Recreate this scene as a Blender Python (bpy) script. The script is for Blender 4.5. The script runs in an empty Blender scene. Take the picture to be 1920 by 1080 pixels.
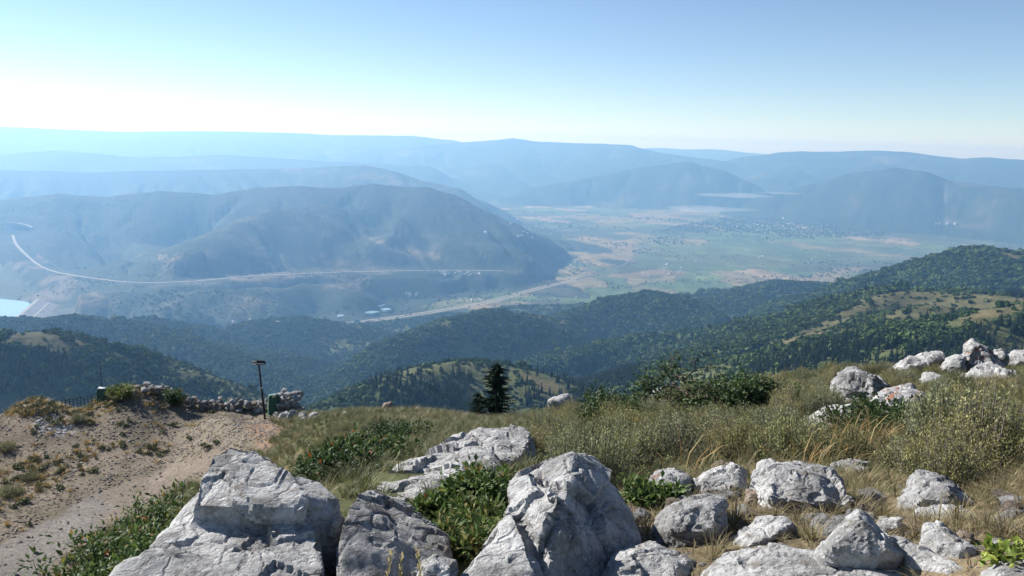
import bpy, bmesh, math, random
import numpy as np
from mathutils import Vector, Matrix, Euler
from mathutils.bvhtree import BVHTree

# ------------------------------------------------------------------ camera, sky, sun, exposure
sc = bpy.context.scene
C = sc.collection
EYE = 1.65
HORIZON_Y = 262.0
ROLL = math.radians(1.55)                      # the phone was held slightly askew
FPX = 1598.0                                   # focal length in photograph pixels (1920 wide)
PITCH = math.atan((540 - HORIZON_Y) / FPX)

cam_data = bpy.data.cameras.new('camera')
cam_data.sensor_width = 36.0
cam_data.lens = 36.0 * FPX / 1920.0
cam_data.clip_start = 0.05
cam_data.clip_end = 300000
cam = bpy.data.objects.new('camera', cam_data)
C.objects.link(cam)
cam.location = (0, 0, EYE)
cam.rotation_euler = (Matrix.Rotation(math.pi / 2 - PITCH, 3, 'X') @ Matrix.Rotation(ROLL, 3, 'Z')).to_euler()
sc.camera = cam

SUN_AZ = math.radians(-56)                     # left of the view direction (+Y)
SUN_EL = math.radians(33)
world = bpy.data.worlds.new('World')
sc.world = world
world.use_nodes = True
wn = world.node_tree
wn.nodes.clear()
sky = wn.nodes.new('ShaderNodeTexSky')
sky.sky_type = 'NISHITA'
sky.sun_disc = False
sky.sun_elevation = SUN_EL
sky.sun_rotation = SUN_AZ                      # Blender turns clockwise from +Y
sky.altitude = 2800
sky.air_density = 1.0
sky.dust_density = 0.15
sky.ozone_density = 2.0
bg = wn.nodes.new('ShaderNodeBackground')
bg.inputs['Strength'].default_value = 0.074
wo = wn.nodes.new('ShaderNodeOutputWorld')
wn.links.new(sky.outputs[0], bg.inputs['Color'])
wn.links.new(bg.outputs[0], wo.inputs['Surface'])

sun_data = bpy.data.lights.new('sun', 'SUN')
sun_data.energy = 5.0
sun_data.angle = math.radians(0.53)
sun_data.color = (1.0, 0.965, 0.915)
sun = bpy.data.objects.new('sun', sun_data)
C.objects.link(sun)
sun_dir = Vector((math.sin(SUN_AZ) * math.cos(SUN_EL), math.cos(SUN_AZ) * math.cos(SUN_EL), math.sin(SUN_EL)))
sun.rotation_euler = sun_dir.to_track_quat('Z', 'Y').to_euler()
sun.location = (-200, 150, 200)

sc.render.engine = 'CYCLES'
sc.view_settings.view_transform = 'Standard'
sc.view_settings.look = 'None'
sc.view_settings.exposure = 0.84
sc.view_settings.gamma = 1.0
sc.cycles.max_bounces = 4
sc.cycles.diffuse_bounces = 2
sc.cycles.glossy_bounces = 1
sc.cycles.transmission_bounces = 1
sc.cycles.volume_bounces = 2
sc.cycles.use_denoising = True
sc.cycles.caustics_reflective = False
sc.cycles.caustics_refractive = False

rng = np.random.default_rng(7)
random.seed(7)

# ------------------------------------------------------------------ numpy helpers
def _hash(ix, iy, iz, seed):
    h = (ix.astype(np.int64) * 374761393 + iy.astype(np.int64) * 668265263 + iz.astype(np.int64) * 2147483647 + seed * 1274126177) & 0xFFFFFFFF
    h = ((h ^ (h >> 13)) * 1274126177) & 0xFFFFFFFF
    h = ((h ^ (h >> 16)) * 2246822519) & 0xFFFFFFFF
    return ((h ^ (h >> 15)) & 0xFFFFFF) / float(0xFFFFFF)

def vnoise3(p, seed=0):
    f = np.floor(p).astype(np.int64)
    t = p - f
    t = t * t * t * (t * (t * 6 - 15) + 10)
    out = 0
    for dx in (0, 1):
        wx = t[:, 0] if dx else 1 - t[:, 0]
        for dy in (0, 1):
            wy = t[:, 1] if dy else 1 - t[:, 1]
            for dz in (0, 1):
                wz = t[:, 2] if dz else 1 - t[:, 2]
                out = out + wx * wy * wz * _hash(f[:, 0] + dx, f[:, 1] + dy, f[:, 2] + dz, seed)
    return out * 2 - 1

def vnoise2(x, y, seed=0):
    fx = np.floor(x).astype(np.int64); fy = np.floor(y).astype(np.int64)
    tx = x - fx; ty = y - fy
    tx = tx * tx * tx * (tx * (tx * 6 - 15) + 10); ty = ty * ty * ty * (ty * (ty * 6 - 15) + 10)
    z = np.zeros_like(fx)
    a = _hash(fx, fy, z, seed); b = _hash(fx + 1, fy, z, seed)
    c = _hash(fx, fy + 1, z, seed); d = _hash(fx + 1, fy + 1, z, seed)
    return ((a * (1 - tx) + b * tx) * (1 - ty) + (c * (1 - tx) + d * tx) * ty) * 2 - 1

def fbm2(x, y, wl, octv=4, seed=0, gain=0.5):
    s = 0; a = 1; n = 0
    for k in range(octv):
        ang = 0.6 * k + 0.3
        cx, sx = math.cos(ang), math.sin(ang)
        s = s + a * vnoise2((x * cx - y * sx) / wl + 17.3 * k, (x * sx + y * cx) / wl - 9.1 * k, seed + k)
        n += a; a *= gain; wl *= 0.5
    return s / n

def ridged2(x, y, wl, octv=4, seed=0, gain=0.5):
    s = 0; a = 1; n = 0
    for k in range(octv):
        ang = 0.8 * k + 0.5
        cx, sx = math.cos(ang), math.sin(ang)
        v = vnoise2((x * cx - y * sx) / wl + 7.7 * k, (x * sx + y * cx) / wl + 3.3 * k, seed + k)
        s = s + a * (1 - np.abs(v)); n += a; a *= gain; wl *= 0.5
    return s / n

def fbm3(p, wl, octv=4, seed=0, gain=0.5):
    s = 0; a = 1; n = 0
    for k in range(octv):
        s = s + a * vnoise3(p / wl + 11.7 * k, seed + k)
        n += a; a *= gain; wl *= 0.5
    return s / n

def sstep(a, b, x):
    t = np.clip((x - a) / (b - a), 0, 1)
    return t * t * (3 - 2 * t)

CP, SP = math.cos(PITCH), math.sin(PITCH)
CR, SR = math.cos(ROLL), math.sin(ROLL)
def ray(px, py):
    ax, au = (px - 960.0), (540.0 - py)
    dx, du = ax * CR - au * SR, ax * SR + au * CR
    return np.array([dx, FPX * CP + du * SP, -FPX * SP + du * CP])
def at_r(px, py, R):                           # pixel direction at a horizontal distance
    d = ray(px, py); k = R / math.hypot(d[0], d[1])
    return np.array([d[0] * k, d[1] * k, EYE + d[2] * k])
def at_z(px, py, z):                           # pixel direction on a level
    d = ray(px, py); k = (z - EYE) / d[2]
    return np.array([d[0] * k, d[1] * k, z])
def project(x, y, z):                          # world -> photograph pixel
    zz = z - EYE
    depth = y * CP - zz * SP
    up = y * SP + zz * CP
    depth = np.where(depth < 0.05, 0.05, depth)
    a, b = x * CR + up * SR, -x * SR + up * CR
    return 960 + FPX * a / depth, 540 - FPX * b / depth

# ------------------------------------------------------------------ object helpers
def tag(o, label=None, cat=None, group=None, kind=None):
    if label: o['label'] = label
    if cat: o['category'] = cat
    if group: o['group'] = group
    if kind: o['kind'] = kind
    return o
def mesh_np(name, V, F, mat=None, smooth=False):
    me = bpy.data.meshes.new(name)
    V = np.asarray(V, dtype=np.float32)
    F = np.asarray(F, dtype=np.int32)
    n = F.shape[1]
    me.vertices.add(len(V)); me.vertices.foreach_set('co', V.ravel())
    me.loops.add(F.size); me.loops.foreach_set('vertex_index', F.ravel())
    me.polygons.add(len(F))
    me.polygons.foreach_set('loop_start', np.arange(0, F.size, n, dtype=np.int32))
    me.polygons.foreach_set('loop_total', np.full(len(F), n, dtype=np.int32))
    me.polygons.foreach_set('use_smooth', np.full(len(F), smooth, dtype=bool))
    me.update(calc_edges=True)
    if mat: me.materials.append(mat)
    return me
def link(name, me, parent=None, loc=None, rot=None, scale=None):
    o = bpy.data.objects.new(name, me)
    C.objects.link(o)
    if parent: o.parent = parent
    if loc is not None: o.location = loc
    if rot is not None: o.rotation_euler = rot
    if scale is not None: o.scale = scale
    return o
def fattr(me, name, vals):
    a = me.attributes.new(name, 'FLOAT', 'POINT'); a.data.foreach_set('value', np.asarray(vals, dtype=np.float32))
def cattr(me, name, rgb):
    a = me.attributes.new(name, 'FLOAT_COLOR', 'POINT')
    c = np.ones((len(rgb), 4), dtype=np.float32); c[:, :3] = rgb
    a.data.foreach_set('color', c.ravel())

# ------------------------------------------------------------------ material helpers
class NT:
    def __init__(s, name):
        s.m = bpy.data.materials.new(name); s.m.use_nodes = True
        s.t = s.m.node_tree; s.t.nodes.clear()
        s.out = s.t.nodes.new('ShaderNodeOutputMaterial')
    def n(s, typ, **kw):
        nd = s.t.nodes.new(typ)
        for k, v in kw.items():
            if k in nd.inputs.keys(): s.set(nd, k, v)
            else: setattr(nd, k, v)
        return nd
    def set(s, nd, k, v):
        if isinstance(v, bpy.types.NodeSocket): s.t.links.new(v, nd.inputs[k])
        else: nd.inputs[k].default_value = v
    def pos(s): return s.n('ShaderNodeNewGeometry').outputs['Position']
    def obj(s): return s.n('ShaderNodeTexCoord').outputs['Object']
    def rnd(s): return s.n('ShaderNodeObjectInfo').outputs['Random']
    def noise(s, vec, scale, detail=4, rough=0.55, out=0):
        nd = s.n('ShaderNodeTexNoise'); s.set(nd, 'Vector', vec); nd.inputs['Scale'].default_value = scale
        nd.inputs['Detail'].default_value = detail; nd.inputs['Roughness'].default_value = rough
        return nd.outputs[out]
    def ramp(s, fac, stops):
        nd = s.n('ShaderNodeValToRGB'); s.t.links.new(fac, nd.inputs[0])
        e = nd.color_ramp.elements
        while len(e) < len(stops): e.new(0.5)
        for el, (p, c) in zip(e, stops):
            el.position = p; el.color = (*c, 1) if len(c) == 3 else c
        return nd.outputs[0]
    def mix(s, fac, a, b, mode='MIX'):
        nd = s.n('ShaderNodeMix', data_type='RGBA', blend_type=mode)
        for k, v in ((0, fac), (6, a), (7, b)):
            if isinstance(v, bpy.types.NodeSocket): s.t.links.new(v, nd.inputs[k])
            else: nd.inputs[k].default_value = v if k == 0 else ((*v, 1) if len(v) == 3 else v)
        return nd.outputs[2]
    def math(s, op, a, b=0.5):
        nd = s.n('ShaderNodeMath', operation=op)
        for k, v in ((0, a), (1, b)):
            if isinstance(v, bpy.types.NodeSocket): s.t.links.new(v, nd.inputs[k])
            else: nd.inputs[k].default_value = v
        return nd.outputs[0]
    def mapr(s, v, a, b, c=0.0, d=1.0):
        nd = s.n('ShaderNodeMapRange'); s.t.links.new(v, nd.inputs[0])
        for k, x in zip((1, 2, 3, 4), (a, b, c, d)): nd.inputs[k].default_value = x
        return nd.outputs[0]
    def bump(s, h, strength=0.5, dist=0.02, normal=None):
        nd = s.n('ShaderNodeBump'); s.t.links.new(h, nd.inputs['Height'])
        nd.inputs['Strength'].default_value = strength; nd.inputs['Distance'].default_value = dist
        if normal is not None: s.t.links.new(normal, nd.inputs['Normal'])
        return nd.outputs[0]
    def attr(s, name, out='Color'):
        nd = s.n('ShaderNodeAttribute', attribute_name=name); return nd.outputs[out]
    def done(s, col, rough=0.9, normal=None, spec=0.2, trans=None):
        p = s.n('ShaderNodeBsdfPrincipled')
        for k, v in (('Base Color', col), ('Roughness', rough)):
            if isinstance(v, bpy.types.NodeSocket): s.t.links.new(v, p.inputs[k])
            else: p.inputs[k].default_value = (*v, 1) if k == 'Base Color' else v
        p.inputs['Specular IOR Level'].default_value = spec
        if normal is not None: s.t.links.new(normal, p.inputs['Normal'])
        sh = p.outputs[0]
        if trans:
            tr = s.n('ShaderNodeBsdfTranslucent')
            if isinstance(col, bpy.types.NodeSocket): s.t.links.new(col, tr.inputs[0])
            else: tr.inputs[0].default_value = (*col, 1)
            mx = s.n('ShaderNodeMixShader'); mx.inputs[0].default_value = trans
            s.t.links.new(sh, mx.inputs[1]); s.t.links.new(tr.outputs[0], mx.inputs[2]); sh = mx.outputs[0]
        s.t.links.new(sh, s.out.inputs['Surface'])
        return s.m

# ------------------------------------------------------------------ the lie of the land (metres; eye at 0,0)
VALLEY = -800.0
PAD = -10.85                                    # level of the graded gravel pad below the summit rocks

# near hillside: control points (x, y, z) read off the photograph, interpolated with a thin-plate spline
ctrl = []
def cp(px, py, R): ctrl.append(at_r(px, py, R))
def ca(azd, R, z):
    a = math.radians(azd); ctrl.append(np.array([R * math.sin(a), R * math.cos(a), z]))
for a in (-75, -50, -25, 0, 25, 50, 75):
    ca(a, 0.4, 0.0); ca(a, 1.6, -0.05)
for px, zs in ((-900, (-.7, -2.2, -4.6, -8.2, -10.6)), (-400, (-.5, -1.9, -4.2, -8.0, -10.8)), (0, (-.35, -1.6, -3.8, -7.8, -10.9)), (250, (-.25, -1.35, -3.2, -7.2, -10.6)), (420, (-.15, -1.0, -2.6, -6.0, -9.4))):
    for R, z in zip((3, 5, 8, 14, 19), zs):
        d = ray(px, 900); k = R / math.hypot(d[0], d[1]); ctrl.append(np.array([d[0] * k, d[1] * k, z]))
for px, py in ((-700, 1000), (-700, 850), (-700, 760), (-300, 1060), (-300, 900), (-300, 780), (0, 1060), (0, 950), (0, 850), (0, 780), (150, 980), (150, 850), (150, 770),
               (330, 880), (330, 800), (400, 770), (450, 800), (480, 782)):
    ctrl.append(at_z(px, py, PAD))
for px, py, R in ((275, 728, 41), (200, 742, 41.5), (340, 744, 41), (60, 748, 41), (-100, 748, 41), (-400, 748, 42), (420, 756, 40), (480, 757, 39.5), (545, 760, 39), (440, 778, 36.5),
                  (620, 1080, 3.6), (700, 1090, 3.8), (600, 940, 5.5), (600, 885, 9), (600, 835, 18), (600, 800, 28), (600, 782, 34), (545, 780, 35), (545, 800, 32),
                  (800, 1070, 3.8), (800, 940, 5.2), (800, 860, 9), (800, 815, 16), (800, 788, 25), (800, 778, 31),
                  (960, 1090, 3.5), (960, 905, 6), (960, 825, 12), (960, 785, 22), (960, 774, 28),
                  (1200, 1110, 3.0), (1200, 1030, 3.55), (1200, 935, 5), (1200, 862, 8), (1200, 800, 14), (1200, 766, 21), (1200, 754, 26),
                  (1500, 1120, 2.85), (1500, 1030, 3.35), (1500, 925, 5), (1500, 850, 8), (1500, 780, 13.5), (1500, 736, 20), (1500, 722, 26),
                  (1750, 1110, 2.85), (1750, 1030, 3.3), (1750, 925, 5), (1750, 820, 9), (1750, 745, 16), (1750, 702, 24), (1750, 687, 30),
                  (1950, 1110, 2.8), (1950, 1030, 3.25), (1950, 918, 5), (1950, 800, 10), (1950, 728, 17), (1950, 688, 25), (1950, 674, 32),
                  (2500, 1000, 3.4), (2500, 880, 5.6), (2500, 760, 11), (2500, 690, 20), (2500, 655, 33)):
    cp(px, py, R)
for a, R0 in ((-50, 48), (-30, 46), (-22, 46), (-15, 44), (-9, 42), (-2, 37), (4, 35), (10, 34), (17, 36), (24, 42), (31, 45), (50, 46)):
    t0 = {-50: .324, -30: .329, -22: .334, -15: .339}.get(a, .344 if a < 5 else (.312 if a < 15 else .262))
    ca(a, R0 * 1.12, EYE - (t0 + .045) * R0 * 1.12)
    ca(a, R0 * 1.7, EYE - .42 * R0 * 1.7); ca(a, R0 * 2.6, EYE - .47 * R0 * 2.6)
ctrl = np.array(ctrl)
def _uv(x, y):
    r = np.hypot(x, y); az = np.arctan2(x, np.maximum(y, 1e-3 + 0 * y))
    return np.stack([az * 2.2, np.log(r + 1.0)], -1), r
cu, cr = _uv(ctrl[:, 0], ctrl[:, 1])
cs = (ctrl[:, 2] - EYE) / (cr + 2.0)
def _tps(a, b):
    d2 = ((a[:, None, :] - b[None, :, :]) ** 2).sum(-1)
    return 0.5 * d2 * np.log(d2 + 1e-9)
_n = len(cu)
_A = np.zeros((_n + 3, _n + 3)); _A[:_n, :_n] = _tps(cu, cu) + np.eye(_n) * 3e-4
_A[:_n, _n] = 1; _A[:_n, _n + 1:] = cu; _A[_n, :_n] = 1; _A[_n + 1:, :_n] = cu.T
_W = np.linalg.solve(_A, np.concatenate([cs, np.zeros(3)]))
def z_near(x, y):
    out = np.empty(x.shape)
    for i in range(0, len(x), 60000):
        u, r = _uv(x[i:i + 60000], y[i:i + 60000])
        s = _tps(u, cu) @ _W[:_n] + _W[_n] + u @ _W[_n + 1:]
        out[i:i + 60000] = EYE + s * (r + 2.0)
    return out

# ridges: (group, slope, roundness, gully depth, [(px, py, distance)...]) - crest lines read off the photograph
RIDGES = [
 ('spur_hill', .50, 40, .32, [(-300, 640, 1000), (0, 627, 1000), (80, 624, 1000), (200, 652, 980), (300, 690, 950), (380, 722, 930), (440, 748, 900)]),
 ('foothill', .36, 60, .32, [(-300, 608, 2300), (0, 601, 2250), (60, 605, 2200), (130, 598, 2150), (210, 606, 2150), (330, 640, 2000), (420, 672, 1880), (520, 715, 1750), (640, 752, 1600)]),
 ('foothill', .36, 60, .32, [(200, 606, 2500), (280, 601, 2600), (340, 611, 2600), (420, 622, 2700), (500, 603, 2850), (560, 598, 2950), (640, 608, 2900), (720, 632, 2700), (800, 660, 2450)]),
 ('foothill', .22, 60, .32, [(560, 628, 3600), (700, 611, 3900), (800, 600, 4000), (900, 588, 4200), (1000, 577, 4400), (1120, 572, 4400), (1250, 560, 4500)]),
 ('wooded_hill', .55, 60, .32, [(640, 735, 1600), (690, 690, 1720), (760, 635, 1900), (850, 597, 2050), (930, 585, 2150), (1000, 592, 2250), (1045, 604, 2350)]),
 ('wooded_hill', .55, 60, .32, [(1040, 606, 2400), (1090, 582, 2550), (1150, 560, 2600), (1220, 548, 2600), (1280, 558, 2550), (1330, 585, 2450), (1380, 610, 2350), (1450, 640, 2200)]),
 ('dark_hill', .50, 60, .32, [(1290, 590, 3200), (1340, 562, 3400), (1385, 547, 3400), (1420, 554, 3300), (1460, 585, 3200)]),
 ('dark_hill', .40, 60, .32, [(1290, 552, 4300), (1400, 540, 4300), (1460, 528, 4300), (1540, 533, 4200), (1600, 540, 4050), (1680, 550, 3900)]),
 ('right_hill', .48, 70, .32, [(2400, 470, 2300), (2100, 474, 2300), (1920, 478, 2300), (1870, 469, 2350), (1830, 467, 2400), (1780, 478, 2450), (1720, 500, 2500), (1680, 520, 2550), (1640, 541, 2650), (1560, 562, 2700), (1480, 586, 2700), (1400, 606, 2650), (1330, 626, 2550)]),
 ('meadow_ridge', .42, 50, .32, [(2400, 580, 1150), (2100, 568, 1250), (1920, 558, 1350), (1840, 549, 1400), (1760, 545, 1450), (1690, 545, 1500), (1640, 553, 1500), (1500, 592, 1560), (1400, 612, 1620), (1300, 625, 1700), (1200, 634, 1750), (1100, 656, 1700), (1000, 690, 1600), (920, 716, 1500)]),
 ('meadow_ridge', .42, 40, .32, [(1690, 548, 1450), (1600, 590, 1260), (1500, 627, 1150), (1400, 652, 1100), (1300, 682, 1050), (1200, 712, 1000), (1100, 745, 950)]),
 ('meadow_ridge', .40, 40, .32, [(1760, 575, 1150), (1660, 612, 1050), (1560, 648, 960), (1480, 690, 860)]),
 ('meadow_ridge', .40, 40, .32, [(2300, 550, 950), (2050, 562, 920), (1920, 580, 880), (1860, 598, 840), (1770, 645, 760)]),
 ('knoll', .48, 30, .32, [(660, 756, 790), (740, 712, 820), (800, 688, 850), (860, 680, 870), (920, 683, 870), (980, 697, 850), (1040, 722, 820), (1110, 755, 790)]),
 # the long blue upland across the river and its bench
 ('upland', .19, 100, .55, [(-300, 366, 10500), (0, 374, 10000), (110, 362, 9800), (200, 369, 9700), (300, 357, 9600), (400, 364, 9500), (480, 352, 9400), (560, 348, 9300), (640, 353, 9200), (700, 344, 9200), (760, 351, 9100), (800, 352, 9000), (840, 363, 8850), (875, 380, 8750), (905, 400, 8600), (940, 422, 8450), (985, 447, 8250), (1035, 470, 8050), (1090, 491, 7850)]),
 ('upland', .26, 80, .4, [(330, 500, 6200), (400, 440, 6900), (470, 405, 7500), (560, 391, 7900), (660, 378, 8500)]),
 ('upland', .26, 80, .4, [(640, 490, 6700), (700, 440, 7300), (745, 410, 7900), (770, 388, 8300)]),
 ('upland', .30, 60, .14, [(-300, 520, 6000), (0, 535, 5800), (150, 552, 5600), (300, 545, 5650), (420, 545, 5600), (560, 530, 6000), (700, 520, 6300), (850, 510, 6700), (960, 500, 7100)]),
 ('upland', .34, 50, .12, [(300, 545, 5650), (330, 565, 5350), (350, 585, 5180)]),
 ('upland', .34, 50, .12, [(430, 545, 5600), (480, 562, 5380), (520, 578, 5260)]),
 ('upland', .34, 50, .12, [(600, 527, 6100), (650, 542, 5850), (690, 553, 5700)]),
 ('upland', .15, 100, .4, [(-300, 318, 15500), (0, 318, 15000), (200, 322, 14500), (400, 318, 14500), (560, 315, 14500), (680, 309, 14000), (740, 322, 13200), (790, 338, 12600), (860, 354, 12000)]),
 # far ranges
 ('range', .15, 200, .20, [(-400, 285, 25000), (0, 290, 25000), (110, 282, 25000), (260, 295, 24000), (420, 290, 24000), (600, 302, 23000), (800, 312, 22000)]),
 ('range', .10, 300, .12, [(-400, 235, 46000), (0, 238, 46000), (50, 240, 46000), (100, 243, 46000), (250, 247, 46000), (420, 246, 46000), (510, 248, 46000), (600, 252, 45000), (690, 254, 44000), (770, 254, 44000), (850, 263, 42000)]),
 ('range', .16, 200, .15, [(690, 285, 33000), (790, 272, 33000), (870, 266, 34000), (930, 262, 34000), (962, 258, 34000), (1000, 264, 34000), (1050, 267, 33000), (1130, 270, 31000), (1180, 272, 30000), (1230, 285, 29000), (1290, 293, 28000), (1350, 300, 27000)]),
 ('range', .50, 200, .2, [(1010, 350, 17500), (1120, 330, 18500), (1210, 312, 19000), (1290, 303, 19000), (1340, 316, 18700), (1390, 338, 18200), (1430, 354, 17600)]),
 ('range', .16, 200, .15, [(1340, 305, 30000), (1400, 293, 29000), (1500, 283, 28000), (1580, 284, 28000), (1660, 282, 28000), (1720, 287, 28000), (1800, 297, 28000), (1850, 294, 28000), (1920, 300, 28000), (2400, 305, 28000)]),
 ('range', .50, 150, .18, [(1470, 362, 15500), (1530, 343, 15800), (1600, 325, 15800), (1680, 314, 15500), (1730, 321, 15200), (1780, 339, 14900), (1840, 347, 14600), (1920, 356, 14300), (2300, 362, 14000)]),
 ('range', .50, 150, .18, [(1800, 386, 15600), (1860, 370, 16000), (1920, 352, 16400), (2000, 345, 16400), (2300, 345, 16400)]),
 ('range', .08, 300, .10, [(1100, 282, 58000), (1230, 278, 58000), (1330, 280, 58000), (1430, 288, 58000), (1560, 300, 58000)]),
]
def squeeze(R):                                # the far land drawn to the scale of an 800 m deep valley
    k = 1 - .31 * min(max((R - 2600) / 2400, 0), 1)
    r = R * k
    return r if r < 10000 else 10000 * (r / 10000) ** .6
GROUPS = ['valley_floor'] + sorted({r[0] for r in RIDGES})
def z_far(x, y):
    R = np.hypot(x, y)
    base = np.maximum(-.47 * R, VALLEY + 0 * R)
    base = np.where(R > 12000, base + (R - 12000) * .01, base) + 4 * fbm2(x, y, 900, 3, 51) * sstep(2500, 5000, R)
    best = base.copy(); gid = np.zeros(len(x), dtype=np.int16); dep = np.zeros(len(x))
    n1 = {}
    for name, m, w, g, pts in RIDGES:
        P = np.array([at_r(p[0], p[1], squeeze(p[2])) for p in pts])
        Rm = np.hypot(P[:, 0], P[:, 1]).mean()
        h = np.full(len(x), -1e9); drop = np.zeros(len(x))
        for a, b in zip(P[:-1], P[1:]):
            d = b - a; L2 = d[0] ** 2 + d[1] ** 2
            t = np.clip(((x - a[0]) * d[0] + (y - a[1]) * d[1]) / L2, 0, 1)
            qx, qy = a[0] + t * d[0], a[1] + t * d[1]; qr = np.hypot(qx, qy)
            ex, ey = x - qx, y - qy
            er = (ex * qx + ey * qy) / qr; et = (ex * qy - ey * qx) / qr
            mt = max(m, .35) / m if m < .2 else 1.0                    # long gentle front, steeper ends
            er = np.where(er > 0, er * (1.6 if m < .2 else 1.0), er)
            dist = np.sqrt(er * er + (et * mt) ** 2)
            dr = m * (np.sqrt(dist * dist + w * w) - w)
            hh = a[2] + t * d[2] - dr
            sel = hh > h
            h = np.where(sel, hh, h); drop = np.where(sel, dr, drop)
        key = round(math.log(Rm) * 1.5)
        if key not in n1:
            wl = 0.16 * Rm
            n1[key] = ridged2(x, y, wl, 3, 100 + key, .35), fbm2(x, y, wl * .25, 4, 200 + key)
        rn, fn = n1[key]
        if name in ('upland', 'range'):
            if (name, key) not in n1:
                u, v = (x * .80 + y * .60), (-x * .60 + y * .80)
                n1[(name, key)] = ridged2(u + 120 * fbm2(x, y, 700, 3, 8), v * .24, .085 * Rm, 3, 300 + key, .35)
            rn = .5 * rn + .5 * n1[(name, key)]
        rn = (rn - rn.mean()) / rn.std()
        h = h - g * np.minimum(drop, .06 * Rm) * .9 * sstep(-.6, 2.0, rn) + fn * np.minimum(.08 * drop + .001 * Rm, .005 * Rm)
        near = h > best
        k = .008 * Rm
        dd = np.clip(.5 + .5 * (h - best) / k, 0, 1)
        best = best * (1 - dd) + h * dd + k * dd * (1 - dd) * .5
        gid = np.where(near, GROUPS.index(name), gid); dep = dep * (1 - dd) + drop * dd
    return best, gid, dep

# tessellation: rings round a point a little behind the viewer, finer near, coarser far
ORG = np.array([0.0, -8.0])
def ringgrid(az0, az1, na, r0, r1, nr):
    az = np.radians(np.linspace(az0, az1, na)); lr = np.linspace(math.log(r0), math.log(r1), nr)
    A, Rr = np.meshgrid(az, np.exp(lr), indexing='ij')
    return az, lr, (ORG[0] + Rr * np.sin(A)), (ORG[1] + Rr * np.cos(A))
NEAR_END = 105.0
azN, lrN, XN, YN = ringgrid(-72, 72, 430, 3.0, NEAR_END, 380)
azF, lrF, XF, YF = ringgrid(-44, 44, 900, NEAR_END, 27000, 600)
def blend_z(x, y):
    R = np.hypot(x, y)
    w = sstep(60, 100, R)
    zn = np.zeros(len(x)); zf = np.zeros(len(x)); gid = np.zeros(len(x), dtype=np.int16); dep = np.zeros(len(x))
    a_ = R < 101; zn[a_] = z_near(x[a_], y[a_])
    b_ = R > 59; zf[b_], gid[b_], dep[b_] = z_far(x[b_], y[b_])
    return zn * (1 - w) + zf * w, gid, dep
ZN = blend_z(XN.ravel(), YN.ravel())[0]
xn, yn = XN.ravel(), YN.ravel()
Rn = np.hypot(xn, yn)
pxn, pyn = project(xn, yn, ZN)
padm = sstep(24, 10, np.abs(ZN - EYE + 13.0) * 8) * sstep(560, 470, pxn) * sstep(15, 20, Rn) * sstep(46, 40, Rn)   # graded pad
ZN = ZN + (1 - .75 * padm) * (.10 * fbm2(xn, yn, 2.2, 3, 5) * sstep(1, 8, Rn) + .30 * fbm2(xn, yn, 7, 2, 6) * sstep(8, 20, Rn)) + .02 * fbm2(xn, yn, .45, 3, 9)
ZN = ZN.reshape(XN.shape)
ZF, gidF, depF = blend_z(XF.ravel(), YF.ravel())
# ravines: narrow downslope cuts between spurs
def ravines(x, y, wl, ang, stretch, seed):
    ca2, sa2 = math.cos(ang), math.sin(ang)
    wx = .35 * wl * fbm2(x, y, wl * 1.6, 3, seed + 9)
    u, v = (x * ca2 + y * sa2 + wx) / wl, (-x * sa2 + y * ca2 + wx) / wl * stretch
    a = (1 - np.abs(vnoise2(u, v, seed))) ** 2.2
    b = (1 - np.abs(vnoise2(u * 2.3 + 5, v * 2.3, seed + 1))) ** 2.2
    c = (1 - np.abs(vnoise2(u * 5.1 + 2, v * 5.1, seed + 2))) ** 2
    return a + .42 * b + .16 * c
_x, _y = XF.ravel(), YF.ravel()
_up = gidF == GROUPS.index('upland'); _rg = gidF == GROUPS.index('range'); _fr = (gidF > 0) & ~_up & ~_rg
ZF = ZF - np.where(_up, 88 * np.minimum(depF / 110, 1) * ravines(_x, _y, 430, .55, .22, 801), 0)
ZF = ZF - np.where(_rg, 75 * np.minimum(depF / 200, 1) * ravines(_x, _y, 900, .3, .35, 811), 0)
ZF = ZF - np.where(_fr, 17 * np.minimum(depF / 60, 1) * ravines(_x, _y, 230, -.3, .45, 821), 0)
ZF = np.where(gidF > 0, np.maximum(ZF, np.maximum(-.47 * np.hypot(_x, _y), VALLEY - 3)), ZF)
_px, _py = project(XF.ravel(), YF.ravel(), ZF)
_R = np.hypot(XF.ravel(), YF.ravel()); _az = XF.ravel() / np.maximum(YF.ravel(), 1)
_w = sstep(-.515, -.53, _az) * sstep(3250, 3600, _R) * sstep(5000, 4650, _R)           # basin of the reservoir
ZF = ZF * (1 - _w) + np.minimum(ZF, VALLEY - 2) * _w
ZF = ZF.reshape(XF.shape)
HWY = [(634, 610), (700, 601), (780, 590), (860, 577), (905, 571), (950, 557), (990, 546), (1030, 536), (1078, 525)]
HWY2 = [(1078, 525), (1130, 511), (1170, 497), (1195, 478), (1210, 458)]
BENCH = [(24, 441), (28, 456), (45, 475), (65, 492), (82, 503), (110, 512), (160, 520), (220, 528), (270, 531), (320, 531), (400, 525), (480, 517), (560, 514), (620, 511), (700, 509), (830, 507), (950, 508)]
def carve(P, w0, w1):                          # cut and fill: the land meets the road line
    global ZF
    x, y = XF.ravel(), YF.ravel(); z = ZF.ravel().copy(); bd = np.full(len(x), 1e9); bz = np.zeros(len(x))
    for a, b in zip(P[:-1], P[1:]):
        d = b - a; t = np.clip(((x - a[0]) * d[0] + (y - a[1]) * d[1]) / (d[0] ** 2 + d[1] ** 2), 0, 1)
        dist = np.hypot(x - a[0] - t * d[0], y - a[1] - t * d[1]); s_ = dist < bd
        bd = np.where(s_, dist, bd); bz = np.where(s_, a[2] + t * d[2], bz)
    w = sstep(w1, w0, bd); ZF = (z * (1 - w) + bz * w).reshape(XF.shape)
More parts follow.
